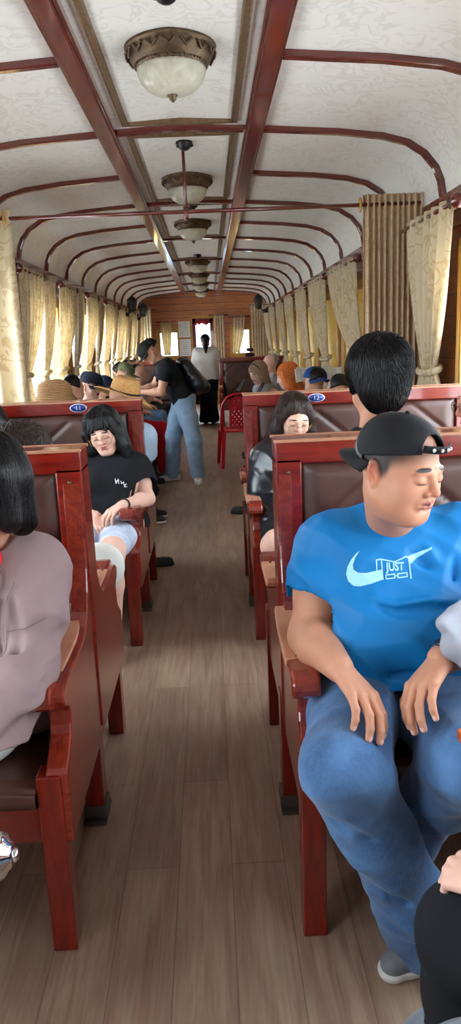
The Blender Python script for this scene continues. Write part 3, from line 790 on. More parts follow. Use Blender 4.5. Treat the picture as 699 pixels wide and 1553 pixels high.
        for e in range(3):
            sl0 = [slice(1, -1)]*3; sl0[e] = slice(0, -1); sl1 = [slice(1, -1)]*3; sl1[e] = slice(1, None)
            A = S[tuple(sl0)]; B = S[tuple(sl1)]; ed = np.argwhere(A != B)
            if not len(ed): continue
            inside = A[tuple(ed.T)]; off = np.array([1,1,1]); off[e] = 0; g = ed+off
            o1, o2 = [i for i in range(3) if i != e]
            def cell(a, b): c = g.copy(); c[:, o1] -= a; c[:, o2] -= b; return idx[tuple(c.T)]
            q = np.stack([cell(1,1), cell(0,1), cell(0,0), cell(1,0)], 1)
            fl = inside if e != 1 else ~inside
            q[~fl] = q[~fl][:, ::-1]; Fs.append(q)
        return V, np.concatenate(Fs)
def put_mesh(name, V, Fq, mats, parent, cols=None, mi=None, smooth=True):
    me = bpy.data.meshes.new(name); o = bpy.data.objects.new(name, me); C.objects.link(o)
    base = np.array(parent['_base']) if parent is not None and '_base' in parent else np.zeros(3)
    V = V-base; me.vertices.add(len(V)); me.vertices.foreach_set('co', V.astype(F32).ravel())
    k = Fq.shape[1]; me.loops.add(len(Fq)*k); me.loops.foreach_set('vertex_index', Fq.astype(np.int32).ravel())
    me.polygons.add(len(Fq)); me.polygons.foreach_set('loop_start', np.arange(0, len(Fq)*k, k, dtype=np.int32)); me.polygons.foreach_set('loop_total', np.full(len(Fq), k, np.int32))
    for m in (mats if isinstance(mats, list) else [mats]): me.materials.append(m)
    me.update(calc_edges=True); me.validate()
    if mi is not None: me.polygons.foreach_set('material_index', mi.astype(np.int32))
    me.polygons.foreach_set('use_smooth', np.full(len(me.polygons), smooth))
    if cols is not None:
        ca = me.color_attributes.new('tone', 'FLOAT_COLOR', 'POINT'); ca.data.foreach_set('color', np.concatenate([cols, np.ones((len(cols), 1))], 1).astype(F32).ravel())
    if parent is not None:
        o.parent = parent; o['_base'] = tuple(base)
    return o
def sdf_obj(name, S, h, mat, parent, base=None, blocks=None):
    """blocks: list of (lo, hi, h) parts meshed at their own resolution (overlapping inside the body)"""
    if blocks:
        Vs, Fs, n = [], [], 0
        for (S_, hh) in blocks:
            V, Fq = S_.mesh(hh)
            if len(V): Vs.append(V); Fs.append(Fq+n); n += len(V)
        V, Fq = np.concatenate(Vs), np.concatenate(Fs); paints = sum((b[0].paints for b in blocks), [])
    else: V, Fq = S.mesh(h); paints = S.paints
    cols = None
    if base is not None:
        cols = np.tile(np.array(s2l(base)), (len(V), 1))
        for c, r, R, col, soft in paints:
            q = ((V-c)@R)/r; d = np.sqrt((q**2).sum(1)); w = np.clip((1-d)/soft+.5, 0, 1)[:, None]; w = w*w*(3-2*w)
            cols = cols*(1-w)+np.array(col)*w
    return put_mesh(name, V, Fq, mat, parent, cols)
def skin_mat():
    t = NT('skin'); a = t.n('ShaderNodeVertexColor', layer_name='tone'); v = t.coord(); n = t.noise(v, 30, 4)
    c = t.mix(t.math('MULTIPLY', n, .22), a.outputs[0], t.mix(1.0, a.outputs[0], s2l((214,150,130)), 'MULTIPLY'))
    t.set(col=c, rough=.5, spec=.3, sss=.05); t.b.inputs['Subsurface Radius'].default_value = (.012,.005,.003); t.b.inputs['Subsurface Scale'].default_value = .6
    t.bump(t.noise(v, 260, 3), .06, .001); return t.m
SKIN = skin_mat()
def hair_mat(name, a, b, rough=.4):
    t = NT(name); v = t.coord(); n = t.noise(v, 90, 2)
    t.set(col=t.ramp(n, [(.3, s2l(a)), (.7, s2l(b))]), rough=rough, spec=.35); return t.m
HAIRK = hair_mat('black hair', (6,5,6), (17,14,15)); HAIRB = hair_mat('dark brown hair', (30,20,16), (62,44,36))
HAIRO = hair_mat('orange dyed hair', (232,110,44), (250,162,86)); HAIRY = hair_mat('light brown hair', (150,124,98), (206,180,148)); HAIRG = hair_mat('grey hair', (120,116,112), (176,172,168))
def cloth_mat(name, col, var=.12, rough=.85, weave=420, bump=.18, sheen=.0, fold=.0):
    if name in MATS: return MATS[name]
    t = NT(name); v = t.coord(); n = t.noise(v, 9, 4, .6); w = t.noise(v, weave, 2); c = s2l(col)
    t.set(col=t.ramp(n, [(.3, tuple(x*(1-var) for x in c)), (.7, tuple(min(1, x*(1+var)) for x in c))]), rough=rough, sheen=sheen, spec=.3)
    t.bump(w, bump, .002); MATS[name] = t.m; return t.m
def denim(name, dark, light, sc=7):
    t = NT(name); v = t.coord(); n = t.noise(v, sc, 4, .6, .3); f = t.noise(t.coord((1,1,.25)), 380, 2)
    c = t.ramp(n, [(.3, s2l(dark)), (.68, s2l(light))]); c = t.mix(t.math('MULTIPLY', f, .5), c, tuple(min(1, x*1.5) for x in s2l(light)))
    t.set(col=c, rough=.9, sheen=.2, spec=.25); t.bump(f, .3, .002); return t.m
# cloth folds: ridged sum of warped sines
def folds(amp=.005, freq=22, seedv=0, dirv=None, bias=.35):
    rng = np.random.RandomState(seedv); D = rng.normal(size=(5, 3)); D /= np.linalg.norm(D, axis=1)[:, None]
    if dirv is not None: D = D*.55+np.array(dirv); D /= np.linalg.norm(D, axis=1)[:, None]
    ph = rng.uniform(0, 6.28, (5, 3)); fr = freq*rng.uniform(.6, 1.5, 5)
    def fn(x, y, z):
        w1 = np.sin(9*x+7*z+ph[0,1])*.03; w2 = np.sin(8*z-6*y+ph[1,1])*.03; w3 = np.sin(7*y+9*x+ph[2,1])*.03; r = 0
        for i in range(5): r = r+(1-np.abs(np.sin(fr[i]*((x+w2)*D[i,0]+(y+w3)*D[i,1]+(z+w1)*D[i,2])+ph[i,0])))**1.5
        return -amp*(r/5-bias)*2
    return fn

# ------------------------------------------------------------------ anatomy
def add_head(S, c, R, s=1.0, neck=None, fat=0.0, open_eye=False, lip=(150,84,80), brow=(28,18,16), base=(200,160,138), female=False, mouth=0.0, detail=True, scalp=None, hairline=None):
    """head of height .23 m, origin between the ears' tops and the mouth"""
    S.frame(R, c, s); k0 = S.k; S.k = .02
    S.ell((0,.018,.035), (.076,.094,.082)); S.ell((0,-.012,-.03), (.062+.012*fat,.072,.076)); S.ell((0,-.005,.0), (.070,.082,.07))
    S.ell((0,-.058,-.088), (.022+.008*fat,.02,.018), k=.03)
    for q in (-1, 1):
        S.ell((q*.036,-.052,-.028), (.026+.008*fat,.026,.028+.004*fat), k=.02)
        S.cone((q*.060,.0,-.05), (q*.022,-.056,-.088), .016+.006*fat, .015, k=.03)
        if fat: S.ell((q*.045,-.028,-.062), (.026,.032,.026), k=.03)
    if neck is not None:
        nb = S.R.T@(np.array(neck)-S.t)/S.s; S.cone((0,.018,-.055), nb, .050+.012*fat-(.006 if female else 0), .054+.012*fat-(.008 if female else 0), k=.025)
        if fat: S.ell((0,-.02,-.092), (.045,.045,.022), k=.03)
    if detail:
        for q in (-1, 1):
            S.ell((q*.031,-.096,.004), (.020,.014,.0125), k=.012, neg=True)          # socket
            S.ell((q*.031,-.0735,.002), (.0165,.0135,.0125), k=.004)                    # lids over the eye
            S.cone((q*.012,-.083,.020), (q*.046,-.072,.021), .0075, .006, k=.012)       # brow
        S.cone((0,-.082,.014), (0,-.099,-.018), .0072, .0092+(0 if female else .001), k=.010)                   # nose
        S.ell((0,-.0995,-.0235), (.0105,.0105,.0088), k=.006)
        for q in (-1, 1): S.ell((q*(.0125+(0 if female else .002)),-.0895,-.0265), (.0082,.0095,.0072), k=.005)
        for q in (-1, 1): S.ell((q*.006,-.0965,-.0335), (.0033,.005,.003), k=.002, neg=True)
        S.ell((0,-.074,-.050), (.028,.016,.020), k=.012)                                # muzzle
        for q in (-1, 1): S.cone((0,-.0895,-.0475), (q*.021,-.079,-.0525), .0045, .0025, k=.004)
        S.cone((-.013,-.0865,-.059), (.013,-.0865,-.059), .0058, .0058, k=.005)
        S.path([(-.023,-.083,-.0530),(0,-.0945,-.0525),(.023,-.083,-.0530)], [.0012]*3, k=0) if False else None
        for q in (-1, 1): S.cone((0,-.0955,-.0528), (q*.023,-.083,-.0535-.002*mouth), .0016, .0012, k=.003, neg=True)
        S.ell((0,-.088,-.069), (.018,.010,.005), k=.006, neg=True)
        for q in (-1, 1):                                                               # ears
            S.ell((q*.077,.012,-.002), (.009,.018,.030), rotm(0,-12,q*8), k=.006); S.ell((q*.084,.009,.002), (.006,.010,.017), rotm(0,-12,q*8), k=.004, neg=True)
            S.ell((q*.079,.004,-.028), (.006,.008,.009), k=.005)
        S.paint((0,-.094,-.0485), (.022,.016,.0058), lip, soft=.5); S.paint((0,-.092,-.0585), (.0185,.018,.0072), lip, soft=.5)
        S.paint((0,-.094,-.0530), (.022,.02,.0016), tuple(v*.55 for v in lip), soft=.6)
        for q in (-1, 1):
            S.paint((q*.031,-.08,.0255), (.0205,.02,.0030 if female else .0046), brow, rotm(0,0,q*7), soft=.35)
            S.paint((q*.031,-.088,-.0055), (.0155,.014,.0018), (44,30,28), rotm(0,0,-q*4), soft=.6)  # lash line
            S.paint((q*.079,.012,-.002), (.012,.02,.03), tuple(min(255, v*f) for v, f in zip(base, (1.0,.86,.84))), soft=.8)
            S.paint((q*.006,-.0965,-.0335), (.0035,.006,.003), (70,40,36), soft=.6)
        if scalp: S.paint((0,.035,.05), (.10,.108,.060), scalp, soft=.30); [S.paint((q*.073,-.008,.020), (.016,.014,.026), scalp, soft=1.0) for q in (-1, 1)]
        S.paint((0,-.10,-.022), (.014,.012,.012), tuple(min(255, v*f) for v, f in zip(base, (1.03,.90,.88))), soft=1.0)
    S.k = k0; S.frame()
def torso(S, P, N, shR, shL, infl=0.0, belly=0.0, fem=False, wide=1.0):
    """P pelvis centre, N neck base, shoulders"""
    P, N, shR, shL = [np.array(v, float) for v in (P, N, shR, shL)]
    x = nz(shL-shR); u = nz(N-P); f = nz(np.cross(x, u))      # f: forward when shR is the person's right
    H = np.linalg.norm(N-P); k0 = S.k; S.k = .05; i = infl
    def lev(t, w, r, df=0.0):
        c = P+u*H*t+f*df; S.cone(c-x*w*wide, c+x*w*wide, r+i)
    lev(.0, .085 if not fem else .10, .098+.02*belly); lev(.18, .07, .095+.02*belly, .02*belly); lev(.40, .062 if not fem else .05, .088+.035*belly, .035*belly)
    lev(.62, .085, .098+.012*belly, .012*belly); lev(.80, .088, .088)
    mid = (shR+shL)/2
    S.cone(mid+(shR-mid)*.82, mid+(shL-mid)*.82, .052+i, k=.06); S.cone(N, P+u*H*.8, .062+i*.6, .08+i)
    if belly: S.ell(P+u*H*.30+f*.075*belly, (.15+.02*belly+i, .115+i, .15+i), np.stack([x, -f, u], 1), k=.05)
    if fem:
        for q in (-1, 1): S.ell(P+u*H*.66+f*.075+x*q*.06, (.052+i,.045+i,.05+i), np.stack([x, -f, u], 1), k=.04)
    S.k = k0; return x, f, u
def arm(S, sh, el, wr, r=(.056,.043,.036,.026), infl=0.0, k=.03, t0=0, t1=2):
    sh, el, wr = map(np.array, (sh, el, wr))
    def at(t): return sh+(el-sh)*t if t <= 1 else el+(wr-el)*(t-1)
    def rad(t): return np.interp(t, [0,.5,1,1.3,2], [r[0], r[1]+.004, r[2]+.003, r[2]+.003, r[3]])+infl
    ts = [t for t in (0,.5,1,1.3,2) if t0 < t < t1]; ts = [t0]+ts+[t1]
    S.path([at(t) for t in ts], [rad(t) for t in ts], k); return at(t1)
def leg(S, hip, kn, an, r=(.088,.062,.055,.038), infl=0.0, k=.03, t1=2, flare=0.0):
    hip, kn, an = map(np.array, (hip, kn, an))
    def at(t): return hip+(kn-hip)*t if t <= 1 else kn+(an-kn)*(t-1)
    def rad(t): return np.interp(t, [0,1,1.35,2], [r[0], r[1], r[2], r[3]+flare])+infl
    ts = [t for t in (0,.5,1,1.35,2) if t < t1]+[t1]
    S.path([at(t) for t in ts], [rad(t) for t in ts], k); return at(t1)
def hand(S, wr, fwd, back, side, curl=(25,30,20), s=1.0, spread=1.0, thumb=None, nails=True, base=(200,150,125), fcurl=None):
    """fwd: wrist->knuckles, back: normal of the back of the hand, side=+1 thumb at local +x"""
    y = nz(fwd); z = np.array(back, float); z = nz(z-y*(z@y)); x = np.cross(y, z)*side
    R = np.stack([x, y, z], 1); S.frame(R, wr, s); k0 = S.k
    kn = [(.030,.086,.0), (.010,.091,.003), (-.011,.087,.001), (-.030,.077,-.003)]
    for p in kn: S.cone((p[0]*.45,.0,0), p, .0165, .0105, k=.012)
    S.cone((.016,.02,-.008), (.024,.055,-.008), .014, .012, k=.014)
    L = [(.041,.024,.019), (.045,.028,.020), (.042,.026,.020), (.032,.019,.018)]; rr = [(.0108,.0096,.0087,.0074), (.0110,.0098,.0088,.0076), (.0105,.0094,.0085,.0073), (.0095,.0085,.0077,.0066)]
    for i, p in enumerate(kn):
        cu = (fcurl[i] if fcurl else curl); a = 0; q = np.array(p); sp = math.radians((8, 2, -4, -11)[i])*spread; pts = [q]
        for j in range(3):
            a += math.radians(cu[j]); d = np.array([math.sin(sp)*math.cos(a), math.cos(sp)*math.cos(a), -math.sin(a)]); q = q+d*L[i][j]; pts.append(q)
        for j in range(3): S.cone(pts[j], pts[j+1], rr[i][j], rr[i][j+1], k=.0025 if j else .004)
        if nails:
            nrm = np.cross(np.cross(d, np.array([0,0,1.])), d); nn = nz(nrm) if np.linalg.norm(nrm) > 1e-3 else np.array([0,0,1.]);
            RN = np.stack([nz(np.cross(d, nn)), d, nn], 1); S.paint(pts[3]+nn*.005-d*.001, (.0052,.0068,.004), (222,182,168), RN, .4)
    T = thumb or [(.020,.018,-.010), (.042,.045,-.018), (.052,.074,-.022), (.055,.100,-.026)]
    S.path(T, [.0155,.0125,.0108,.0085], k=.006)
    S.k = k0; S.frame(); return R
def shoe(name, an, toe, mat, parent, s=1.0, sole=None, h=.006, hi=.0):
    """an: ankle point, toe: toe tip on the ground"""
    an, toe = np.array(an, float), np.array(toe, float); d = toe-an; d[2] = 0; d = nz(d); z0 = toe[2]
    heel = np.array([an[0], an[1], z0])-d*.055*s
    S = SDF(); S.k = .03; up = np.array([0,0,1.])
    S.cone(heel+up*.045*s, heel+d*.10*s+up*.045*s, .036*s, .036*s); S.cone(heel+d*.10*s+up*.04*s, toe+up*.030*s-d*.035*s, .038*s, .030*s); S.cone(heel+d*.055*s+up*.05*s, heel+d*.05*s+up*(.10+hi)*s, .038*s, .036*s)
    S.cut(lambda x, y, z: (z0+.012)-z)
    sh = sdf_obj(name, S, h, mat, parent)
    S = SDF(); S.k = .03
    S.cone(heel+up*.02, heel+d*.10*s+up*.02, .038*s, .038*s); S.cone(heel+d*.10*s+up*.02, toe+up*.02-d*.032*s, .040*s, .034*s); S.cut(lambda x, y, z: np.maximum(z0+.001-z, z-(z0+.024)))
    sdf_obj('sole', S, h, sole or SOLEW, sh); return sh
SOLEW = simple('white rubber sole', (214,212,206), .6); SOLEK = simple('black rubber sole', (22,22,24), .6)
# hair: dark volume plus thousands of tapered strands following the volume
def strands(S, pts, dirfn, n, nstep, step, mat, name, parent, r=.0011, off=.0015, jitter=.15, seedv=0, grav=.0, lift=0.0):
    rng = np.random.RandomState(seedv); P = pts[rng.randint(0, len(pts), n)].astype(float)+rng.normal(size=(n,3))*.002; path = [P.copy()]
    e = 1e-3; rnd = rng.normal(size=(n, 3))*jitter; offv = off*rng.uniform(.2, 1.8, n)
    def grad(P):
        g = np.stack([S.eval(P+np.eye(3)[i]*e)-S.eval(P-np.eye(3)[i]*e) for i in range(3)], 1)/(2*e); return g/(np.linalg.norm(g, axis=1)[:, None]+1e-6)
    for i in range(nstep):
        d = dirfn(P)+rnd; g = grad(P); d = d-g*(d*g).sum(1)[:, None]; d /= np.linalg.norm(d, axis=1)[:, None]+1e-6
        P = P+d*step; g = grad(P); dist = S.eval(P)-offv-lift*i; P = P-g*np.clip(dist, -.02, .02)[:, None]; path.append(P.copy())
    path = np.stack(path, 1); m = nstep+1; tan = np.gradient(path, axis=1); tan /= np.linalg.norm(tan, axis=2)[..., None]+1e-9
    ref = np.array([.3,.5,.8]); u = np.cross(tan, ref); u /= np.linalg.norm(u, axis=2)[..., None]+1e-9; w = np.cross(tan, u)
    rad = (r*(1-np.linspace(0, 1, m)**3*.85))[None, :, None]*rng.uniform(.6, 1.4, n)[:, None, None]
    V = np.stack([path+(u*math.cos(a)+w*math.sin(a))*rad for a in (0, 2.094, 4.189)], 2)   # n,m,3,3
    idx = np.arange(n*m*3).reshape(n, m, 3); Q = []
    for a in range(3):
        b = (a+1) % 3; Q.append(np.stack([idx[:, :-1, a], idx[:, :-1, b], idx[:, 1:, b], idx[:, 1:, a]], -1).reshape(-1, 4))
    return put_mesh(name, V.reshape(-1, 3), np.concatenate(Q), mat, parent)
# ------------------------------------------------------------------ passengers
A_ = np.array
def hair_cap(S, c, R, s=1.0, vol=1.0, back=0.0, front=0.0):
    """hair volume over the skull; cut away in front of the face"""
    S.frame(R, c, s); S.k = .02
    S.ell((0,.024,.042), (.083*vol,.101*vol,.090*vol)); S.ell((0,.045,.0), (.078*vol,.080*vol,.085*vol))
    S.frame()
    Rt = A_(R).T; cc = A_(c, float)
    def fn(x, y, z):
        px, py, pz = x-cc[0], y-cc[1], z-cc[2]; q = [(Rt[i,0]*px+Rt[i,1]*py+Rt[i,2]*pz)/s for i in range(3)]
        face = np.sqrt((q[0]/.064)**2+((q[1]+.085)/.075)**2+((q[2]+.045)/(.092+front))**2)-1     # face window
        nape = (-(q[2]+.062-back)-q[1]*.2)
        side = np.maximum(np.maximum(-(q[2]+.005+q[1]*-.3), -(q[1]-.055)), -1)*1.0
        return np.maximum(np.maximum(-face*.06, nape), side-.0)*s
    S.cut(fn); return S
def ponyvec(R): return lambda P: np.tile(A_(R)[:, 1]*.3-A_(R)[:, 2], (len(P), 1))
def crown_flow(c, R, s=1.0, whorl=(0,.05,.10), down=.6, part=0.0):
    Rt = A_(R); c = A_(c, float); w = A_(whorl)
    def fn(P):
        q = (P-c)@Rt/s; d = q-w; d[:, 2] -= .02+down*.05; sw = np.stack([-d[:, 1], d[:, 0], d[:, 2]*0], 1)*.35; return (d+sw)@Rt.T
    return fn
def long_hair(S, c, R, s, tips, r0=.03, r1=.015):
    """locks running from the scalp to given tips (world points)"""
    S.frame()
    for a, m_, b in tips: S.path([a, m_, b], [r0, (r0+r1)*.55, r1], k=.03)
    return S
def glasses(parent, c, R, s, frame_mat, rx=.024, rz=.022, name='spectacles', thick=.0013, drop=0.0):
    cc = A_(c, float); R = A_(R)
    def W(p): return tuple(R@(A_(p, float)*s)+cc)
    m = MB()
    for q in (-1, 1):
        m.tube([W((q*.032+rx*math.cos(a), -.102+abs(rx*math.cos(a)*q+0)*.12, .0-drop+rz*math.sin(a))) for a in [2*PI*i/28 for i in range(28)]], thick*s, 6, closed=True)
        m.tube([W((q*(.032+rx), -.100, .004-drop)), W((q*.074, -.070, .006-drop)), W((q*.079, .005, .010)), W((q*.076, .022, -.004))], thick*s, 6)
    m.tube([W((-.009,-.102,.005-drop)), W((0,-.106,.008-drop)), W((.009,-.102,.005-drop))], thick*s, 6)
    g = m.build(name, frame_mat, parent)
    for q in (-1, 1):
        m = MB(); m.add([W((q*.032, -.1025, -drop))]+[W((q*.032+rx*.97*math.cos(a), -.102, -drop+rz*.97*math.sin(a))) for a in [2*PI*i/24 for i in range(24)]], [(0, i+1, (i+1) % 24+1) for i in range(24)]); m.build('lens', LENS, g)
    return g
def baseball_cap(parent, c, R, s, mat, yawl=0, vol=1.0, detail=False, hh=.004):
    """crown plus brim; brim points along local -Y turned by yawl degrees"""
    Rc = A_(R)@rotm(yawl, 0, 0); S = SDF(); S.frame(Rc, c, s*vol); S.k = .015
    S.ell((0,-.005 if abs(yawl) < 90 else -.012,.040), (.088,.106,.088)); 
    S.k = .0; S.ell((0,-.005 if abs(yawl) < 90 else -.012,.036), (.084,.102,.084), neg=True); S.frame()
    cc = A_(c, float)
    def cutf(x, y, z):
        px, py, pz = x-cc[0], y-cc[1], z-cc[2]; q = [(Rc[0,i]*px+Rc[1,i]*py+Rc[2,i]*pz)/(s*vol) for i in range(3)]
        a = -(q[2]-.036-q[1]*.10) if abs(yawl) < 90 else -(q[2]-.040-q[1]*.26)
        if detail:   # arched opening opposite the brim
            o = np.sqrt((q[0]/.044)**2+((q[1]-.10)/.06)**2+((q[2]-.066)/.042)**2)-1; a = np.maximum(a, -o*.04)
        return a*s
    S.cut(cutf); cap = sdf_obj('cap', S, hh*s, mat, parent)
    m = MB(); W = lambda p: tuple(Rc@(A_(p, float)*s*vol)+cc)
    n = 16; zb = .036 if abs(yawl) < 90 else .030
    for k, off in ((0, 0), (1, .0035)):
        pass
    def fn(u, v, off=0):
        a = (u-.5)*PI*.98; r0 = (.086*math.sin(a), -.098*math.cos(a)*.98-.005); ext = .068*max(0, math.cos(a))**.55*v
        return W((r0[0]*(1+.0*v), r0[1]-ext, zb-.012-.028*(abs(u-.5)*2)**2*v-ext*.22+off))
    m.grid(lambda u, v: fn(.04+.92*u, v), n, 6); br = m.build('brim', mat, cap, solid=.0035)
    if detail:
        m = MB(); m.grid(lambda u, v: W(((u-.5)*.094, .104-.05*((u-.5)*.094/.05)**2*.45-.004, .066+.016*v+.0*u)), 12, 2); m.build('strap', mat, cap, solid=.003)
        for i in range(4):
            x = -.030+.020*i; yy = .104-.05*(x/.05)**2*.45; m = MB(); p0 = W((x, yy+.000, .074)); m.lathe([(0,-.0035),(.0035,-.002),(.0045,0),(.0035,.002),(0,.0035)], (0,0,0), 12, axis='y'); 
            m.v = [tuple(A_(W((x+a, yy+b,   .074+c_)))) for a, b, c_ in m.v]; m.build('snap', simple('white snap', (206,206,204), .4), cap)
        m = MB(); m.lathe([(0,0),(.007,.0),(.006,.004),(0,.006)], (0,0,0), 12); m.v = [W((a, b-.012, .128+c_)) for a, b, c_ in m.v]; m.build('top_button', mat, cap)
    return cap
def decal(parent, name, S, polys, o, ux, uy, dr, mat, off=.0012, maxe=.006):
    """flat shapes (lists of 2-D points, metres) laid onto the surface of S"""
    bm = bmesh.new()
    for vs, fs in polys:
        b = [bm.verts.new((x, y, 0)) for x, y in vs]
        for f in fs:
            try: bm.faces.new([b[i] for i in f])
            except ValueError: pass
    bmesh.ops.triangulate(bm, faces=bm.faces)
    for _ in range(5):
        es = [e for e in bm.edges if e.calc_length() > maxe]
        if not es: break
        bmesh.ops.subdivide_edges(bm, edges=es, cuts=1); bmesh.ops.triangulate(bm, faces=[f for f in bm.faces if len(f.verts) > 3])
    bm.verts.ensure_lookup_table(); V2 = A_([v.co[:2] for v in bm.verts]); F = [tuple(v.index for v in f.verts) for f in bm.faces]; bm.verts.index_update(); F = [tuple(v.index for v in f.verts) for f in bm.faces]; bm.free()
    o, ux, uy, dr = A_(o, float), nz(ux), nz(uy), nz(dr); P = o+V2[:, :1]*ux+V2[:, 1:]*uy-dr*.15; t = np.zeros(len(P))
    for _ in range(40): t += np.clip(S.eval(P+dr*t[:, None])*.8, -.05, .05)
    V = P+dr*(t-off)[:, None]; V = V[:, :]; return put_mesh(name, V, A_(F), mat, parent)
def polyf(pts): return (pts, [tuple(range(len(pts)))])
def strokes(pts, w, closed=False):
    """a band of width w along a 2-D polyline"""
    out = []; n = len(pts)
    for i in range(n if closed else n-1):
        a, b = A_(pts[i]), A_(pts[(i+1) % n]); d = (b-a)/np.linalg.norm(b-a); q = A_([-d[1], d[0]])*w/2; a = a-d*w*.3; b = b+d*w*.3
        out.append(polyf([tuple(a+q), tuple(b+q), tuple(b-q), tuple(a-q)]))
    return out
def neckhole(S, N, f, r=.062, up=.0, tilt=.35):
    N = A_(N, float); S.frame(); k = S.k; S.k = .012; S.cone(N+A_([0,0,.0+up])-A_(f)*.005, N+A_([0,0,.12])+A_(f)*.03, r, r*1.25, neg=True); S.k = k
SKT = dict(asian=(206,158,132), tan=(190,138,110), fair=(226,184,164), pale=(232,198,180))
def person(label, base, J, tone='asian', shirt=None, pants=None, shoes=None, fem=False, belly=0, fat=0, wide=1.0, h=.008, hd=.004, sleeve=.8, hem=None, loose=.014, pl=.016,
           bare=None, head=True, s=1.0, feet=True, hands=True, longpants=2.0, skirt=False, group=None, arms=(True, True), neck_r=.062, fold=.004, detail=True, scalp=None, legr=(.088,.062,.055,.038), handk={}, armr=(.056,.043,.036,.026), creases=(), pcreases=(), handsc=1.0, flare=.018):
    if fem and armr[0] == .056: armr = (.047,.038,.032,.023)
    t = thing('person', base, label, 'person', group)
    P, N = A_(J['P'], float), A_(J['N'], float); shA, shB = A_(J['shA'], float), A_(J['shB'], float)       # A = person's right
    B = SDF(); B.k = .03
    x, f, u = torso(B, P, N, shA, shB, -.006, belly*.75, fem, wide)
    leg(B, P-x*.09, J['knA'], J['anA']); leg(B, P+x*.09, J['knB'], J['anB'])
    for q in 'AB':
        an, toe = A_(J['an'+q], float), A_(J['toe'+q], float)
        B.cone(an, toe+A_([0,0,.018])-(toe-an)/np.linalg.norm(toe-an)*.05, .026, .012 if shoes else .020)
    blocks = [(B, .012)]
    for q in 'AB':
        L = SDF(); L.k = .02; arm(L, shA if q == 'A' else shB, J['el'+q], J['wr'+q], r=armr); blocks.append((L, max(.004, h*.75)))
        if hands and J.get('h'+q):
            fwd, back, cu = J['h'+q][:3]; Hs = SDF(); Hs.k = .01; wr = A_(J['wr'+q], float)
            Hs.cone(wr-nz(wr-A_(J['el'+q], float))*.03, wr+nz(fwd)*.01, .026, .024)
            hand(Hs, wr, fwd, back, 1 if q == 'B' else -1, curl=cu, s=handsc*(.95*s if not fem else .88*s), nails=h < .008, fcurl=J['h'+q][3] if len(J['h'+q]) > 3 else None, **handk); blocks.append((Hs, min(hd*.75, .004)))
    if head:
        Hd = SDF(); Hd.k = .02; add_head(Hd, J['H'], J['R'], s, scalp=scalp, neck=N-A_([0,0,.02]), fat=fat, female=fem, base=SKT[tone], detail=detail,
            lip=(188,112,106) if fem else (150,92,84)); blocks.append((Hd, hd))
    body = sdf_obj('body', None, 0, SKIN, t, base=SKT[tone], blocks=blocks)
    out = {'t': t, 'x': x, 'f': f, 'u': u, 'body': body}
    hem = P[2]-.02 if hem is None else hem
    if shirt:
        S = SDF(); S.k = .03; torso(S, P, N, shA, shB, loose, belly, fem, wide*1.02)
        for q, sh in (('A', shA), ('B', shB)):
            arm(S, sh, J['el'+q], J['wr'+q], infl=loose+.004, t1=sleeve, k=.04, r=armr)
        if J.get('extra'): 
            for e in J['extra']: S.cone(*e, k=.05)
        if sleeve < 1.7:
            for q, sh in (('A', shA), ('B', shB)):
                el = A_(J['el'+q], float); a = sh+(el-sh)*sleeve if sleeve <= 1 else el+(A_(J['wr'+q])-el)*(sleeve-1)
                d = nz(el-sh) if sleeve <= 1 else nz(A_(J['wr'+q])-el); e_ = a+d*.05
                S.cone(a+d*.005, e_+d*.1, .11, .12, k=.0, neg=True)
                S.cone(a-d*.06, e_, .044+loose, .044+loose+.008, k=.004, neg=True)
        neckhole(S, N, f, neck_r)
        if fold: S.disp(folds(fold, 17, int(abs(P[0])*100)+3, dirv=(0,0,.5)))
        for c_ in creases: S.crease(*c_)
        hv = J.get('hemdir', (0,0,-1)); hv = A_(hv, float); hp = A_(J.get('hempt', (P[0], P[1], hem)), float)
        S.cut(lambda X, Y, Z: (X-hp[0])*hv[0]+(Y-hp[1])*hv[1]+(Z-hp[2])*hv[2])
        out['S'] = S; out['shirt'] = sdf_obj(J.get('topname', 'shirt'), S, h, shirt, t)
    if pants:
        S = SDF(); S.k = .035; kk = S.k
        S.cone(P-x*.08, P+x*.08, .105+pl*.6+.02*belly, k=.04); S.cone(P-x*.07+u*.10, P+x*.07+u*.10, .088+pl*.5+.02*belly, k=.04)
        for q, sg in (('A', -1), ('B', 1)): leg(S, P+x*sg*.09, J['kn'+q], J['an'+q], r=legr, infl=pl, t1=longpants, flare=flare if longpants > 1.8 else 0)
        if skirt: S.cone(P, (A_(J['knA'])+A_(J['knB']))/2, .13, .10, k=.08)
        if longpants > 1.8:
            zf = min(J['toeA'][2], J['toeB'][2]); S.cut(lambda X, Y, Z: (zf+.022)-Z)
        for c_ in pcreases: S.crease(*c_)
        S.disp(folds(fold*1.1+.001, 15, 5, dirv=(0,.2,.3))); out['Sp'] = S; out['pants'] = sdf_obj(J.get('botname', 'trousers'), S, h, pants, t)
    if shoes:
        for q in 'AB': shoe('shoe', J['an'+q], J['toe'+q], shoes[0], t, sole=shoes[1], h=max(.005, h*.8))
    return out
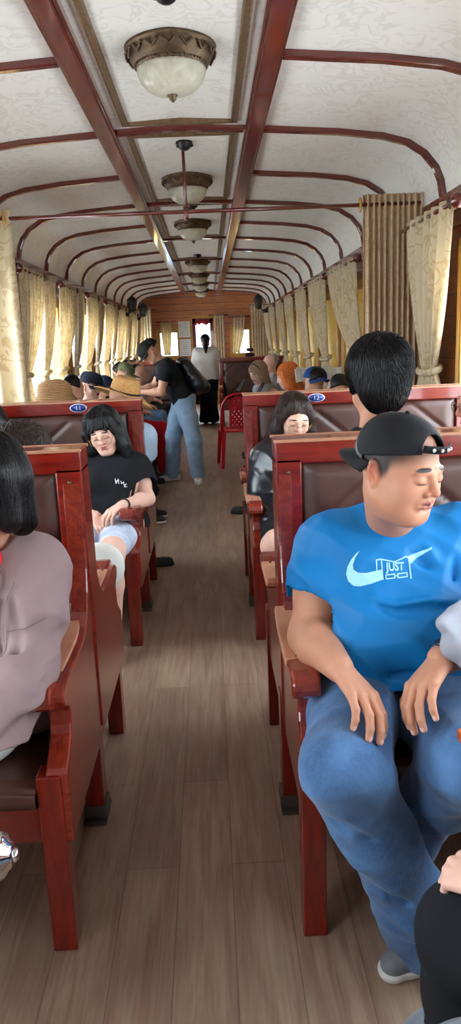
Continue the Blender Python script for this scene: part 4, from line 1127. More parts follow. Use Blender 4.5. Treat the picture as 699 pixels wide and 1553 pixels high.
def seated(x, y, fdir, z=.56, lean=.0, spread=.11, head=(0,15,0), kneez=.52, hgt=.44, knl=.43, hands_at=None, tilt=0.0, s=1.0, headf=.03, arms='lap'):
    """joints of a relaxed seated figure; fdir = facing angle in degrees (0 = towards -Y, 90 = towards +X)"""
    a = math.radians(fdir); f = A_([math.sin(a), -math.cos(a), 0]); r = A_([-math.cos(a), -math.sin(a), 0]); up = A_([0,0,1.])   # r = person's right
    P = A_([x, y, z]); N = P+up*hgt+f*lean+r*tilt; J = dict(P=P, N=N, shA=N-up*.05+r*.165, shB=N-up*.05-r*.165)
    J['knA'] = P+f*knl+r*spread; J['knB'] = P+f*knl-r*spread; J['knA'][2] = J['knB'][2] = kneez
    for q in 'AB': J['an'+q] = J['kn'+q]+f*.03; J['an'+q][2] = .09; J['toe'+q] = J['an'+q]+f*.17; J['toe'+q][2] = 0.0
    J['elA'] = J['shA']-up*.25+r*.04+f*.07; J['elB'] = J['shB']-up*.25-r*.04+f*.07
    if arms == 'lap':
        J['wrA'] = P+f*.26+r*.09+up*.12; J['wrB'] = P+f*.26-r*.09+up*.12
        J['hA'] = (f-r*.5-up*.25, up, (15,25,15)); J['hB'] = (f+r*.5-up*.25, up, (15,25,15))
    else:       # holding something up in front
        J['wrA'] = P+f*.32+r*.07+up*.30; J['wrB'] = P+f*.32-r*.07+up*.30
        J['hA'] = (f*.5-r*.4+up*.5, f*.6-up*.2+r*.4, (40,60,35)); J['hB'] = (f*.5+r*.4+up*.5, f*.6-up*.2-r*.4, (40,60,35))
    J['H'] = N+up*.155*s+f*headf; J['R'] = rotm(fdir+head[0], head[1], head[2]); J['f'] = f; J['r'] = r
    return J
JEANS = denim('blue denim', (16,36,70), (80,120,164)); JEANL = denim('light blue denim', (92,120,150), (146,172,196)); JEANG = denim('grey blue denim', (82,90,102), (118,126,138))
BLUET = cloth_mat('bright blue sport shirt', (4,112,176), .05, .55, 500, .08); BLACKT = cloth_mat('black cotton', (19,20,25), .15, .9)
BLACKC = cloth_mat('black cap cloth', (18,19,22), .15, .8); WHITEC = cloth_mat('white cotton', (226,228,226), .04, .85); CREAMC = cloth_mat('off white trousers cloth', (206,208,200), .05, .85)
BLAZER = cloth_mat('mauve brown blazer cloth', (138,116,116), .07, .85, 380, .2); REDC = cloth_mat('red cloth', (206,24,36), .08, .8); BLKLEATH = simple('black glossy jacket', (24,26,32), .28, var=.3, bump=.15, bscale=14)
PINKC = cloth_mat('lilac pink blouse', (222,176,216), .07, .85); PALEB = cloth_mat('pale blue cloth', (172,196,216), .08, .85); NAVYC = cloth_mat('navy cloth', (30,36,56), .12, .85); GREENC = cloth_mat('olive green cloth', (104,110,78), .12, .85)
BLUECAP = cloth_mat('blue cap cloth', (34,72,142), .08, .8); GREYC = cloth_mat('light grey cloth', (150,154,164), .06, .85); BEIGEC = cloth_mat('beige cloth', (176,160,136), .08, .85)
SHOEB = simple('black shoe upper', (24,24,26), .6); SHOEG = simple('grey shoe upper', (112,116,120), .7); SHOEW = simple('white shoe upper', (220,218,212), .6)
GOLDW = simple('thin gold wire', (176,130,70), .3, .9); DARKW = simple('dark spectacle frame', (60,36,26), .35)

# ---- the man in the bright blue shirt
J = dict(P=(.46,1.87,.57), N=(.455,1.86,1.005), shA=(.285,1.87,.94), shB=(.64,1.85,.945), elA=(.228,1.79,.725), elB=(.70,1.72,.74), wrA=(.262,1.555,.742), wrB=(.487,1.53,.762),
  knA=(.248,1.44,.565), knB=(.525,1.42,.575), anA=(.458,1.505,.085), anB=(.42,1.78,.11), toeA=(.335,1.445,0), toeB=(.44,1.62,0),
  H=(.432,1.695,1.165), R=rotm(38,11,3),
  hA=((.42,-.78,-.34), (.10,.35,.9), (18,22,12), [(22,24,14),(20,24,14),(20,26,16),(24,28,18)]), hB=((-.66,-.60,-.34), (-.1,.35,.9), (20,22,12), [(30,28,16),(28,28,16),(26,28,16),(26,28,16)]),
  extra=[((.35,1.76,.72), (.56,1.76,.72), .12, .12)], hempt=(.45,1.7,.655), hemdir=(0,.25,-1))
M1 = person('man in a bright blue sport shirt and backwards black cap, hands resting on his lap', (.45,1.7,0), J, 'tan', BLUET, JEANS, (SHOEG, SOLEW), belly=1.5, fat=.75, scalp=(44,32,28), legr=(.108,.066,.056,.040), handk={'spread':.35}, wide=1.12, h=.005, hd=.0022, sleeve=.84, loose=.020, pl=.026, neck_r=.061, fold=.014, s=1.04, armr=(.066,.056,.050,.033), handsc=1.08, flare=.040,
  creases=[([(.31,1.79,.86),(.36,1.74,.80),(.37,1.73,.73)],-0.0170,.012), ([(.33,1.78,.87),(.40,1.74,.84),(.44,1.73,.83)],0.0136,.012), ([(.34,1.70,.865),(.42,1.67,.845),(.50,1.67,.855),(.58,1.69,.84)],0.0136,.010), ([(.34,1.70,.845),(.42,1.66,.825),(.52,1.66,.83),(.6,1.7,.82)],-0.0170,.011),
   ([(.50,1.74,.99),(.53,1.74,.93),(.60,1.76,.86)],0.0136,.013), ([(.46,1.75,.96),(.50,1.74,.92),(.56,1.73,.89)],-0.0119,.011), ([(.36,1.76,.95),(.38,1.75,.90),(.37,1.74,.87)],-0.0102,.010), ([(.31,1.72,.70),(.40,1.64,.68),(.50,1.62,.69)],-0.0170,.010), ([(.30,1.74,.73),(.36,1.67,.705),(.44,1.62,.705)],0.0136,.010), ([(.33,1.72,.67),(.42,1.64,.66),(.52,1.64,.67)],0.0136,.010),
   ([(.22,1.80,.88),(.26,1.78,.84),(.27,1.78,.80)],-0.0119,.010), ([(.24,1.78,.93),(.28,1.76,.88),(.30,1.76,.84)],0.0119,.012), ([(.62,1.74,.92),(.60,1.72,.84),(.56,1.68,.78)],0.0153,.014), ([(.58,1.76,.95),(.57,1.73,.88),(.53,1.70,.82)],-0.0136,.012)],
  pcreases=[([(.20,1.50,.62),(.24,1.42,.56),(.30,1.39,.50)],-0.0153,.012), ([(.18,1.46,.55),(.24,1.38,.50),(.31,1.39,.45)],0.0153,.012), ([(.20,1.42,.48),(.26,1.37,.45),(.34,1.40,.40)],-0.0136,.011), ([(.30,1.55,.66),(.33,1.48,.60),(.34,1.42,.52)],0.0136,.012),
   ([(.28,1.40,.36),(.36,1.40,.30),(.42,1.44,.26)],0.0153,.012), ([(.30,1.42,.30),(.36,1.40,.26),(.46,1.44,.20)],-0.0136,.011), ([(.33,1.42,.22),(.40,1.40,.17),(.48,1.43,.15)],0.0136,.012), ([(.36,1.42,.14),(.44,1.40,.11),(.52,1.44,.10)],-0.0136,.010), ([(.38,1.60,.70),(.44,1.58,.66),(.50,1.60,.68)],-0.0153,.012)])
t = M1['t']
S = hair_cap(SDF(), J['H'], J['R'], 1.0, .975, .01, .024); sdf_obj('hair', S, .003, HAIRK, t)
baseball_cap(t, J['H'], J['R'], 1.0, BLACKC, 180, 1.02, True, .0028)
LOGO = simple('pale print on shirt', (150,208,232), .6)
px = lambda pts: [((a-600)*.00152, -(b-880)*.00152) for a, b in pts]
o = (.398,1.62,.93); ux = (1,0,.0); uy = (0,.0,1); dr = (.12,1,-.18)
sw = px([(557,846),(549,857),(545,868),(546,876),(553,881),(566,882),(592,877),(592,893),(572,899),(556,903),(545,902),(537,895),(534,884),(536,872),(543,859),(551,850)])
tail = px([(633,859),(673,845),(673,847),(637,870)])
box = px([(583,862),(590,861),(612,866),(631,858),(635,862),(637,893)]); 
polys = [polyf(sw), polyf(tail)]+strokes(box, .0032)+strokes(px([(591,862),(592,893)]), .0028)+strokes(px([(583,862),(583,878)]), .0028)
polys += strokes(px([(597,886),(611,885),(611,891),(597,892)]), .0026, True)+strokes(px([(616,885),(631,884),(631,890),(616,891)]), .0026, True)+strokes(px([(611,888),(616,888)]), .0024)
v, fcs = text_mb('JUST', .0262, bold=.0008); 
zs = [p for p in v]; keep = [i for i, p in enumerate(v) if p[2] > 0]; mp_ = {i: k for k, i in enumerate(keep)}
tv = [(v[i][0]*.82+(612.5-600)*.00152, v[i][1]*1.05-(874-880)*.00152) for i in keep]; tf = [tuple(mp_[i] for i in f) for f in fcs if all(i in mp_ for i in f)]
polys.append((tv, tf))
decal(t, 'chest_print', M1['S'], polys, o, ux, uy, dr, LOGO)
# wristwatch
wr = A_(J['wrB']); d = nz(A_(J['wrB'])-A_(J['elB'])); wc = wr-d*.012
m = MB(); sx = nz(np.cross(d, [0,0,1])); sz = np.cross(sx, d)
m.tube([tuple(wc+(sx*math.cos(a)*.033+sz*math.sin(a)*.030)) for a in [2*PI*i/24 for i in range(24)]], .006, 8, closed=True); wt = m.build('wristwatch', simple('grey watch steel', (120,120,124), .3, .8), t)
m = MB(); m.lathe([(0,0),(.019,0),(.020,.006),(.016,.009),(0,.009)], (0,0,0), 24); Rw = np.stack([sx, d, sz], 1); m.v = [tuple(wc+sz*.031+sx*.004+Rw@A_(p)) for p in m.v]; m.build('watch_face', simple('black watch face', (30,32,36), .2), wt)
# grey cloth on his left arm
t = thing('jacket', (.60,1.53,.74), 'folded light grey cloth lying over the left wrist of the man in blue', 'jacket')
S = SDF(); S.k = .03; S.cone((.505,1.50,.81), (.70,1.55,.83), .034, .06); S.cone((.480,1.51,.855), (.66,1.62,.88), .018, .06); S.cone((.54,1.48,.775), (.72,1.50,.76), .025, .05); S.disp(folds(.009, 26, 8)); sdf_obj('cloth', S, .005, GREYC, t)

# ---- the woman in the blazer
J = dict(P=(-.66,1.87,.56), N=(-.575,1.84,.99), shA=(-.73,1.86,.93), shB=(-.455,1.83,.935), elA=(-.82,1.72,.70), elB=(-.458,1.68,.735), wrA=(-.70,1.48,.67), wrB=(-.545,1.42,.68),
  knA=(-.90,1.44,.53), knB=(-.70,1.40,.535), anA=(-.92,1.47,.09), anB=(-.80,1.47,.09), toeA=(-.92,1.32,0), toeB=(-.80,1.32,0), H=(-.545,1.74,1.155), R=rotm(-12,12,4),
  hA=((.5,-.5,-.2),(0,.2,1),(20,30,20)), hB=((-.8,-.4,-.2),(0,.2,1),(20,30,20)), topname='blazer',
  extra=[((-.69,1.80,.60),(-.60,1.52,.60),.16,.105), ((-.53,1.72,.62),(-.545,1.50,.585),.085,.06)], hempt=(-.6,1.6,.555), hemdir=(.15,-.42,-1))
M2 = person('woman in a mauve-brown blazer with a black bob, cut off by the left edge', (-.6,1.7,0), J, 'asian', BLAZER, CREAMC, (SHOEB, SOLEK), fem=True, h=.0055, hd=.003, sleeve=1.9, loose=.023, pl=.014, fold=.014, neck_r=.07, creases=[([(-.50,1.74,.93),(-.485,1.68,.84),(-.475,1.62,.74),(-.48,1.56,.68)],-.022,.012), ([(-.40,1.76,.82),(-.39,1.70,.80),(-.43,1.62,.79)],-.008,.011), ([(-.38,1.76,.79),(-.38,1.68,.765),(-.44,1.60,.76)],.010,.012),
  ([(-.37,1.72,.73),(-.40,1.62,.72),(-.46,1.56,.73)],-.010,.012), ([(-.38,1.66,.69),(-.43,1.56,.68),(-.50,1.50,.70)],.011,.013), ([(-.41,1.60,.65),(-.48,1.50,.64),(-.56,1.45,.65)],-.010,.012), ([(-.44,1.78,.97),(-.43,1.73,.90),(-.42,1.70,.84)],.006,.014), ([(-.60,1.70,.80),(-.54,1.64,.76),(-.50,1.62,.74)],.008,.012), ([(-.64,1.68,.72),(-.56,1.60,.70),(-.50,1.58,.68)],-.008,.012)])
t = M2['t']; HR = A_(J['R']); HC = A_(J['H'])
S = SDF(); S.k = .03; S.frame(HR, HC)
S.ell((0,.025,.042), (.092,.108,.092)); S.cone((.062,.03,.02), (.072,.025,-.085), .045, .038); S.cone((-.062,.03,.02), (-.072,.025,-.085), .045, .038); S.cone((0,.06,.0), (0,.06,-.09), .075, .055)
S.cone((.05,-.03,.06), (.072,-.035,-.06), .035, .026); S.cone((-.05,-.03,.06), (-.072,-.035,-.06), .035, .026); S.frame()
hr = sdf_obj('hair', S, .005, HAIRK, t)
V, _ = S.mesh(.006); V = V[((V-HC)@HR)[:, 2] > -.02]
strands(S, V, lambda P: (A_([0,0,-1.])[None, :]+((P-HC)*A_([.3,.3,0]))*1.5), 4200, 14, .011, HAIRK, 'hair_strands', hr, r=.0011, jitter=.10)
LAP = BLAZER
d_ = [polyf([(.0,.165),(.048,.10),(.040,.068),(.020,.060),(.036,.045),(.0,-.09),(-.05,.02)])]
decal(t, 'lapel', M2['S'], d_, (-.565,1.6,.86), (1,0,0), (0,0,1), (0,1,-.1), BLAZER, off=.008, maxe=.01)
decal(t, 'pocket_flap', M2['S'], [polyf([(-.06,.0),(.09,-.012),(.088,-.05),(-.062,-.04)])], (-.56,1.6,.715), (1,0,0), (0,0,1), (0,1,-.25), BLAZER, off=.004, maxe=.01)
SEAM = cloth_mat('dark blazer seam', (114,94,93))
SK = [strokes([(.075,.085),(.052,.03),(.045,-.04),(.050,-.11)], .0035), strokes([(.0,.165),(.048,.10),(.040,.068),(.020,.060),(.036,.045),(.0,-.09),(-.05,.02)], .003, True), strokes([(-.09,-.155),(.06,-.167),(.058,-.205),(-.092,-.195)], .003, True), strokes([(-.1,-.05),(.03,-.06)], .003), strokes([(.055,-.03),(.10,-.022),(.15,.0)], .003), strokes([(-.02,-.24),(.03,-.30),(.09,-.27)], .003)]
decal(t, 'seam', M2['S'], sum(SK, []), (-.565,1.6,.86), (1,0,0), (0,0,1), (0,1,-.12), SEAM, off=.0092, maxe=.01)
S = SDF(); S.k = .02; S.cone((-.59,1.79,1.01), (-.553,1.735,.985), .032, .030); S.cone((-.553,1.735,.985), (-.585,1.715,.87), .030, .025); S.disp(folds(.004, 40, 3)); sdf_obj('scarf', S, .005, REDC, t)

# ---- the girl in the black T-shirt with glasses (left, second bench)
J = dict(P=(-.57,3.80,.56), N=(-.545,3.91,.895), shA=(-.69,3.92,.835), shB=(-.405,3.92,.83), elA=(-.735,3.74,.66), elB=(-.352,3.80,.70-.005), wrA=(-.60,3.60,.665), wrB=(-.455,3.60,.725-.015),
  knA=(-.66,3.40,.53), knB=(-.50,3.38,.53), anA=(-.66,3.36,.09), anB=(-.52,3.36,.09), toeA=(-.66,3.20,0), toeB=(-.52,3.20,0), H=(-.555,3.845,1.045), R=rotm(-6,16,-10),
  hA=((.45,-.35,-.6),(.1,-.7,.5),(20,25,15)), hB=((-.7,-.45,-.35),(-.2,-.35,.85),(25,30,20)), hem=.555)
M3 = person('girl in a black T-shirt and round glasses dozing with crossed hands on bench 11', (-.55,3.8,0), J, 'fair', BLACKT, cloth_mat('patterned shorts cloth', (186,196,214), .3, .85), None, fem=True, h=.006, hd=.0028, sleeve=.98, loose=.026, pl=.008, longpants=.8, fold=.008, s=.98)
t = M3['t']; HR = A_(J['R']); HC = A_(J['H'])
S = SDF(); S.k = .025; S.frame(HR, HC)
S.ell((0,.028,.044), (.088,.102,.088)); 
for q in (-1, 1):
    S.cone((q*.045,-.03,.085), (q*.078,-.03,.01), .030, .022); S.cone((q*.078,-.03,.01), (q*.082,-.04,-.07), .024, .026); S.cone((q*.065,.03,.0), (q*.085,-.01,-.12), .04, .034); S.cone((q*.082,-.03,-.08), (q*.090,-.055,-.19), .028, .014)
S.cone((0,.05,0), (0,.055,-.12), .07, .05)
for q in (-.044,-.034,-.024,-.013,-.002,.010,.022,.034,.044): S.cone((q*.8,-.055,.098), (q*1.25-.003,-.092+abs(q)*.35,.060-abs(q)*.5+.008*math.sin(q*330)), .010, .0028, k=.005)
S.frame(); hr = sdf_obj('hair', S, .005, HAIRK, t); V, _ = S.mesh(.007); V = V[((V-HC)@HR)[:, 2] > .03]
strands(S, V, lambda P: ((P-HC)-A_(HR@A_([0,.01,.14])))*A_([1.2,1.2,.2])*4+A_([0,0,-1.])[None, :]*.8, 2600, 17, .014, HAIRK, 'hair_strands', hr, r=.0013, jitter=.12)
glasses(t, HC, HR, .98, GOLDW, .026, .024, drop=.010)
v, fcs = text_mb('Hey', .05); keep = [i for i, p in enumerate(v) if p[2] > 0]; mp_ = {i: k for k, i in enumerate(keep)}
decal(t, 'chest_print', M3['S'], strokes([(-.03,.012),(-.022,-.01),(-.014,.014),(-.008,-.008)], .004)+strokes([(-.028,.002),(-.010,.004)], .004)+strokes([(.0,.006),(.006,-.006),(.014,.004),(.020,-.012),(.030,-.004)], .004)+strokes([(.028,-.004),(.022,-.02),(.034,-.018)], .004), (-.475,3.7,.80), (1,0,-.25), (.25,0,1), (0,1,0), simple('white print', (220,224,228), .6))
m = MB(); wr = A_(J['wrB']); d = nz(A_(J['wrB'])-A_(J['elB'])); sx = nz(np.cross(d, [0,0,1])); sz = np.cross(sx, d); wc = wr-d*.015
for i in range(18):
    a = 2*PI*i/18; p = wc+(sx*math.cos(a)*.029+sz*math.sin(a)*.027); m.lathe([(0,-.0055),(.005,-.003),(.0055,0),(.005,.003),(0,.0055)], tuple(p), 8)
m.build('bead_bracelet', simple('dark wooden beads', (40,22,18), .4), t)
m = MB(); m.tube([(-.42,3.83,.88), (-.405,3.795,.80), (-.43,3.74,.70), (-.47,3.70,.64)], .009, 8, flat=.4); m.build('bag_strap', BLACKC, t)

# ---- person facing away on the nearest left bench (hair top, cream trousers)
J = seated(-.74, 2.47, 180, head=(0,5,0), hgt=.42); J['knB'] = A_([-.86,2.88,.55]); J['anB'] = A_([-.84,2.90,.09]); J['toeB'] = A_([-.84,3.06,0]); J['P'][2] = .555; J['elA'] = A_([-.60,2.55,.70]); J['wrA'] = A_([-.66,2.75,.66]); J['shA'][0] = -.60
J['knA'] = A_([-.462,2.80,.635]); J['anA'] = A_([-.66,2.74,.12]); J['toeA'] = A_([-.68,2.90,.0]); J['H'] = A_([-.625,2.45,1.125])
M4 = person('passenger in off-white trousers facing away behind the nearest left bench', (-.63,2.5,0), J, 'asian', BEIGEC, CREAMC, (SHOEB, SOLEK), h=.009, hd=.006, sleeve=1.8, detail=False, pl=.028)
S = SDF(); S.k = .03; S.frame(J['R'], J['H']); S.ell((0,.02,.038), (.098,.11,.088)); S.cone((0,.05,0), (0,.05,-.1), .09, .07); S.frame(); hr = sdf_obj('hair', S, .007, HAIRB, M4['t'])
V, _ = S.mesh(.008); strands(S, V[V[:, 2] > 1.12], crown_flow(J['H'], J['R']), 1500, 10, .012, HAIRB, 'hair_strands', hr, r=.0014)

# ---- passenger at the far left edge beside the girl
J = seated(-1.12, 3.80, 0, head=(8,18,4), hgt=.40, lean=.0); J['H'] = A_([-1.13,3.80,1.09])
M5 = person('dark-haired passenger at the left edge sitting beside the girl in black on bench 11', (-1.12,3.8,0), J, 'asian', NAVYC, BLACKT, (SHOEB, SOLEK), fem=True, h=.009, hd=.004, sleeve=1.8)
S = SDF(); S.k = .03; S.frame(J['R'], J['H']); S.ell((0,.028,.042), (.092,.106,.09))
for q in (-1, 1): S.cone((q*.07,-.01,.03), (q*.085,-.02,-.12), .035, .03)
S.cone((0,.05,0), (0,.05,-.12), .07, .05); S.frame(); sdf_obj('hair', S, .006, HAIRK, M5['t'])

# ---- the man seen from behind on the nearest right bench
J = seated(.555, 2.475, 180, head=(0,4,0), hgt=.58, z=.57); J['H'] = A_([.555,2.47,1.335]); J['N'] = A_([.55,2.475,1.16]); J['shA'] = A_([.72,2.48,1.08]); J['shB'] = A_([.38,2.48,1.08])
J['shA'][0], J['shB'][0] = .73, .38
M6 = person('young man with thick black hair seen from behind, facing away over the bench back', (.555,2.5,0), J, 'tan', BLACKT, JEANS, (SHOEB, SOLEK), h=.008, hd=.003, sleeve=.8, s=1.07, detail=True, fat=.3)
HR, HC = A_(J['R']), A_(J['H']); S = SDF(); S.k = .02; S.frame(HR, HC)
S.ell((0,.022,.046), (.104,.116,.098)); S.ell((0,.060,.0), (.088,.072,.080)); S.cone((-.03,.075,-.05), (.03,.075,-.05), .034, k=.04); S.cone((-.018,.070,-.085), (.018,.070,-.085), .022, k=.04)
for q in (-1, 1): S.cone((q*.080,.0,.03), (q*.083,.008,-.035), .022, .010)
S.frame(); hr = sdf_obj('hair', S, .004, HAIRK, M6['t']); V, _ = S.mesh(.006)
strands(S, V, crown_flow(HC, HR, 1.0, (.01,.075,.10), 1.2), 6500, 7, .009, HAIRK, 'hair_strands', hr, r=.0012, jitter=.02, lift=.0008)

# ---- face at the right edge
J = seated(.98, 2.55, 180, head=(95,8,0), hgt=.44); J['H'] = A_([.985,2.62,1.235])
J['H'] = A_([.965,2.62,1.225]); J['N'] = A_([.985,2.57,1.04])
M7 = person('passenger in dark-framed glasses at the right edge behind the man in blue', (.98,2.55,0), J, 'asian', NAVYC, JEANS, (SHOEB, SOLEK), h=.009, hd=.004, sleeve=.8)
S = hair_cap(SDF(), J['H'], J['R'], 1.0, 1.12, .0); sdf_obj('hair', S, .004, HAIRK, M7['t']); glasses(M7['t'], J['H'], J['R'], 1.0, DARKW, .024, .018)

# ---- girl with glasses and a black jacket (right, second bench)
J = dict(P=(.46,3.80,.56), N=(.425,3.90,.93), shA=(.275,3.91,.86), shB=(.56,3.91,.86), elA=(.235,3.80,.62), elB=(.60,3.72,.64), wrA=(.30,3.55,.60), wrB=(.50,3.52,.68),
  knA=(.268,3.36,.53), knB=(.50,3.36,.53), anA=(.30,3.38,.09), anB=(.50,3.36,.09), toeA=(.29,3.22,0), toeB=(.5,3.2,0), H=(.425,3.835,1.075), R=rotm(10,20,4),
  hA=((.4,-.7,-.3),(0,.3,.9),(20,25,15)), hB=((-.5,-.7,.2),(0,.3,.9),(25,35,25)), topname='jacket', extra=[((.26,3.84,.60),(.30,3.62,.56),.085,.07)], hempt=(.4,3.7,.49), hemdir=(0,0,-1))
M8 = person('girl in a glossy black jacket and round wire glasses looking down, right of the aisle', (.42,3.8,0), J, 'fair', BLKLEATH, BLACKT, (SHOEB, SOLEK), fem=True, h=.006, hd=.003, sleeve=1.75, loose=.032, longpants=.75, fold=.008)
HR, HC = A_(J['R']), A_(J['H']); S = SDF(); S.k = .025; S.frame(HR, HC); S.ell((0,.028,.042), (.086,.100,.086))
for q in (-1, 1):
    S.cone((q*.03,-.030,.095), (q*.080,-.030,.02), .024, .018); S.cone((q*.080,-.030,.02), (q*.088,-.025,-.06), .018, .024); S.cone((q*.068,.02,.0), (q*.088,.01,-.13), .04, .036); S.cone((q*.088,-.02,-.06), (q*.11,-.02,-.26), .028, .024)
S.cone((0,.05,0), (0,.055,-.16), .07, .06); S.frame(); hr = sdf_obj('hair', S, .005, HAIRB, M8['t']); V, _ = S.mesh(.007); V = V[((V-HC)@HR)[:, 2] > .02]
strands(S, V, lambda P: ((P-HC)-A_(HR@A_([0,.01,.14])))*A_([1.2,1.2,.2])*4+A_([0,0,-1.])[None, :]*.8, 2600, 20, .015, HAIRB, 'hair_strands', hr, r=.0013, jitter=.12)
glasses(M8['t'], HC, HR, .98, GOLDW, .024, .022, drop=.012)
# ---- standing man with a backpack serving passengers
J = dict(P=(-.29,7.95,.90), N=(-.475,7.92,1.285), shA=(-.475,8.09,1.235), shB=(-.44,7.76,1.235), elA=(-.60,8.06,1.03), elB=(-.50,7.70,1.00), wrA=(-.78,7.98,1.02), wrB=(-.70,7.78,1.0),
  knA=(-.42,8.05,.50), knB=(-.20,7.84,.50), anA=(-.46,8.15,.09), anB=(-.175,7.90,.11), toeA=(-.62,8.12,0), toeB=(-.165,7.74,0.0), H=(-.60,7.90,1.40), R=rotm(-82,42,0),
  hA=((-1,0,-.2),(0,.3,1),(25,35,20)), hB=((-1,.2,-.1),(-.1,-.4,1),(25,35,20)), hempt=(-.3,7.9,.87), hemdir=(.35,0,-1), topname='shirt')
M9 = person('standing man in a black shirt and light jeans with a backpack, bending over passengers', (-.3,7.95,0), J, 'asian', BLACKT, JEANL, (SHOEW, SOLEW), h=.009, hd=.004, sleeve=.9, loose=.022, pl=.026, fold=.006, s=1.0)
t = M9['t']; S = hair_cap(SDF(), J['H'], J['R'], 1, 1.02); sdf_obj('hair', S, .005, HAIRK, t); baseball_cap(t, J['H'], J['R'], 1.0, BLACKC, 0, 1.06)
glasses(t, J['H'], J['R'], 1, simple('pale spectacle frame', (220,210,200), .4), .022, .018)
bp = thing('backpack', (-.22,8.0,1.0), 'black backpack on the back of the standing man', 'backpack')
S = SDF(); S.k = .04; S.cone((-.27,8.00,1.26), (-.13,7.98,1.04), .085, .10); S.cone((-.25,7.92,1.25), (-.12,7.90,1.05), .07, .08); S.disp(folds(.008, 24, 2)); sdf_obj('bag_body', S, .007, BLKLEATH, bp)
S = SDF(); S.k = .03; S.cone((-.15,7.96,1.14), (-.06,7.95,1.02), .06, .065); sdf_obj('front_pocket', S, .007, BLKLEATH, bp)
m = MB()
for yy in (7.78, 8.06): m.tube([(-.36,yy,1.30), (-.44,yy-.01,1.28), (-.50,yy,1.20), (-.44,yy-.02,1.07), (-.30,yy,.99), (-.17,yy+.03,.98)], .014, 8, flat=.4)
m.build('strap', BLACKC, bp)
# ---- woman at the far door
J = dict(P=(-.04,14,.88), N=(-.05,14,1.36), shA=(.11,14,1.30), shB=(-.21,14,1.30), elA=(.15,14.05,1.05), elB=(-.25,14.05,1.05), wrA=(.08,14.2,1.0), wrB=(-.16,14.2,1.0),
  knA=(.03,13.98,.48), knB=(-.11,13.98,.48), anA=(.03,14,.09), anB=(-.11,14,.09), toeA=(.03,14.18,0), toeB=(-.11,14.18,0), H=(-.05,13.98,1.50), R=rotm(180,8,0), hem=.80)
J['N'] = (-.05,14,1.33); J['hempt'] = (-.05,14,.80)
M10 = person('woman in a white blouse and wide black trousers standing at the far door', (-.04,14,0), J, 'asian', WHITEC, BLACKT, (SHOEB, SOLEK), fem=True, h=.012, hd=.006, sleeve=1.4, loose=.04, pl=.035, fold=.006, detail=False, flare=.05)
S = SDF(); S.k = .03; S.frame(J['R'], J['H']); S.ell((0,.025,.04), (.088,.102,.088)); S.cone((0,.09,.03), (0,.105,-.12), .05, .04); S.cone((0,.105,-.12), (0,.10,-.22), .04, .015); S.frame(); sdf_obj('hair', S, .009, HAIRK, M10['t'])

def crowd(label, x, y, fdir, top, bot, tone='asian', head=(0,15,0), z=.56, hat=None, hair=HAIRK, hgt=.43, long=False, arms='lap', sleeve=.85, fem=False, Hp=None, h=.012, det=False, shoes=(SHOEB, SOLEK), toes=None, under=None, narrow=.16, **kw):
    J = seated(x, y, fdir, z=z, head=head, hgt=hgt, arms=arms, **kw)
    if toes: J['anA'] = A_(toes[0]); J['toeA'] = A_(toes[1])
    if Hp is not None: J['H'] = A_(Hp, float); J['N'] = J['H']-A_([0,0,.15])-J['f']*.04; J['shA'] = J['N']-A_([0,0,.05])+J['r']*narrow; J['shB'] = J['N']-A_([0,0,.05])-J['r']*narrow
    M = person(label, (x, y, 0), J, tone, top, bot, shoes, fem=fem, h=h, hd=.006 if not det else .004, sleeve=sleeve, detail=det, longpants=2.0)
    t = M['t']
    if hair is not None:
        if long:
            S = SDF(); S.k = .03; S.frame(J['R'], J['H']); S.ell((0,.028,.042), (.090,.104,.090))
            for q in (-1, 1): S.cone((q*.066,-.02,.05), (q*.082,-.01,-.09), .03, .03); S.cone((q*.075,.02,-.05), (q*.08,.03,-.17), .035, .025)
            S.cone((0,.05,0), (0,.06,-.16), .075, .055); S.frame()
            if under is not None: zc_ = float(J['H'][2])+under; S.cut(lambda X, Y, Z: Z-zc_)
            hr = sdf_obj('hair', S, .007, hair, t)
            V, _ = S.mesh(.01); HC, HR = J['H'], J['R']; V = V[((V-HC)@HR)[:, 2] > (.02 if under is None else -.03)]
            if under is None or len(V): strands(S, V, lambda P: ((P-HC)-A_(HR@A_([0,.01,.14])))*A_([1.2,1.2,.2])*4+A_([0,0,-1.])[None, :]*.8, 900, 14, .016, hair, 'hair_strands', hr, r=.0022)
        else:
            S = hair_cap(SDF(), J['H'], J['R'], 1, 1.05); sdf_obj('hair', S, .006, hair, t)
    return t, J, M
def stool(x, y, lab):
    t = thing('stool', (x, y, 0), lab, 'stool'); m = MB(); m.box(x-.17, x+.17, y-.17, y+.17, .40, .43); m.build('seat', BENCH_X, t, bevel=.008)
    for a in (-1, 1):
        for b in (-1, 1): m = MB(); m.box(x+a*.14-.018, x+a*.14+.018, y+b*.14-.018, y+b*.14+.018, 0, .41); m.build('leg', BENCH_Z, t, bevel=.003)
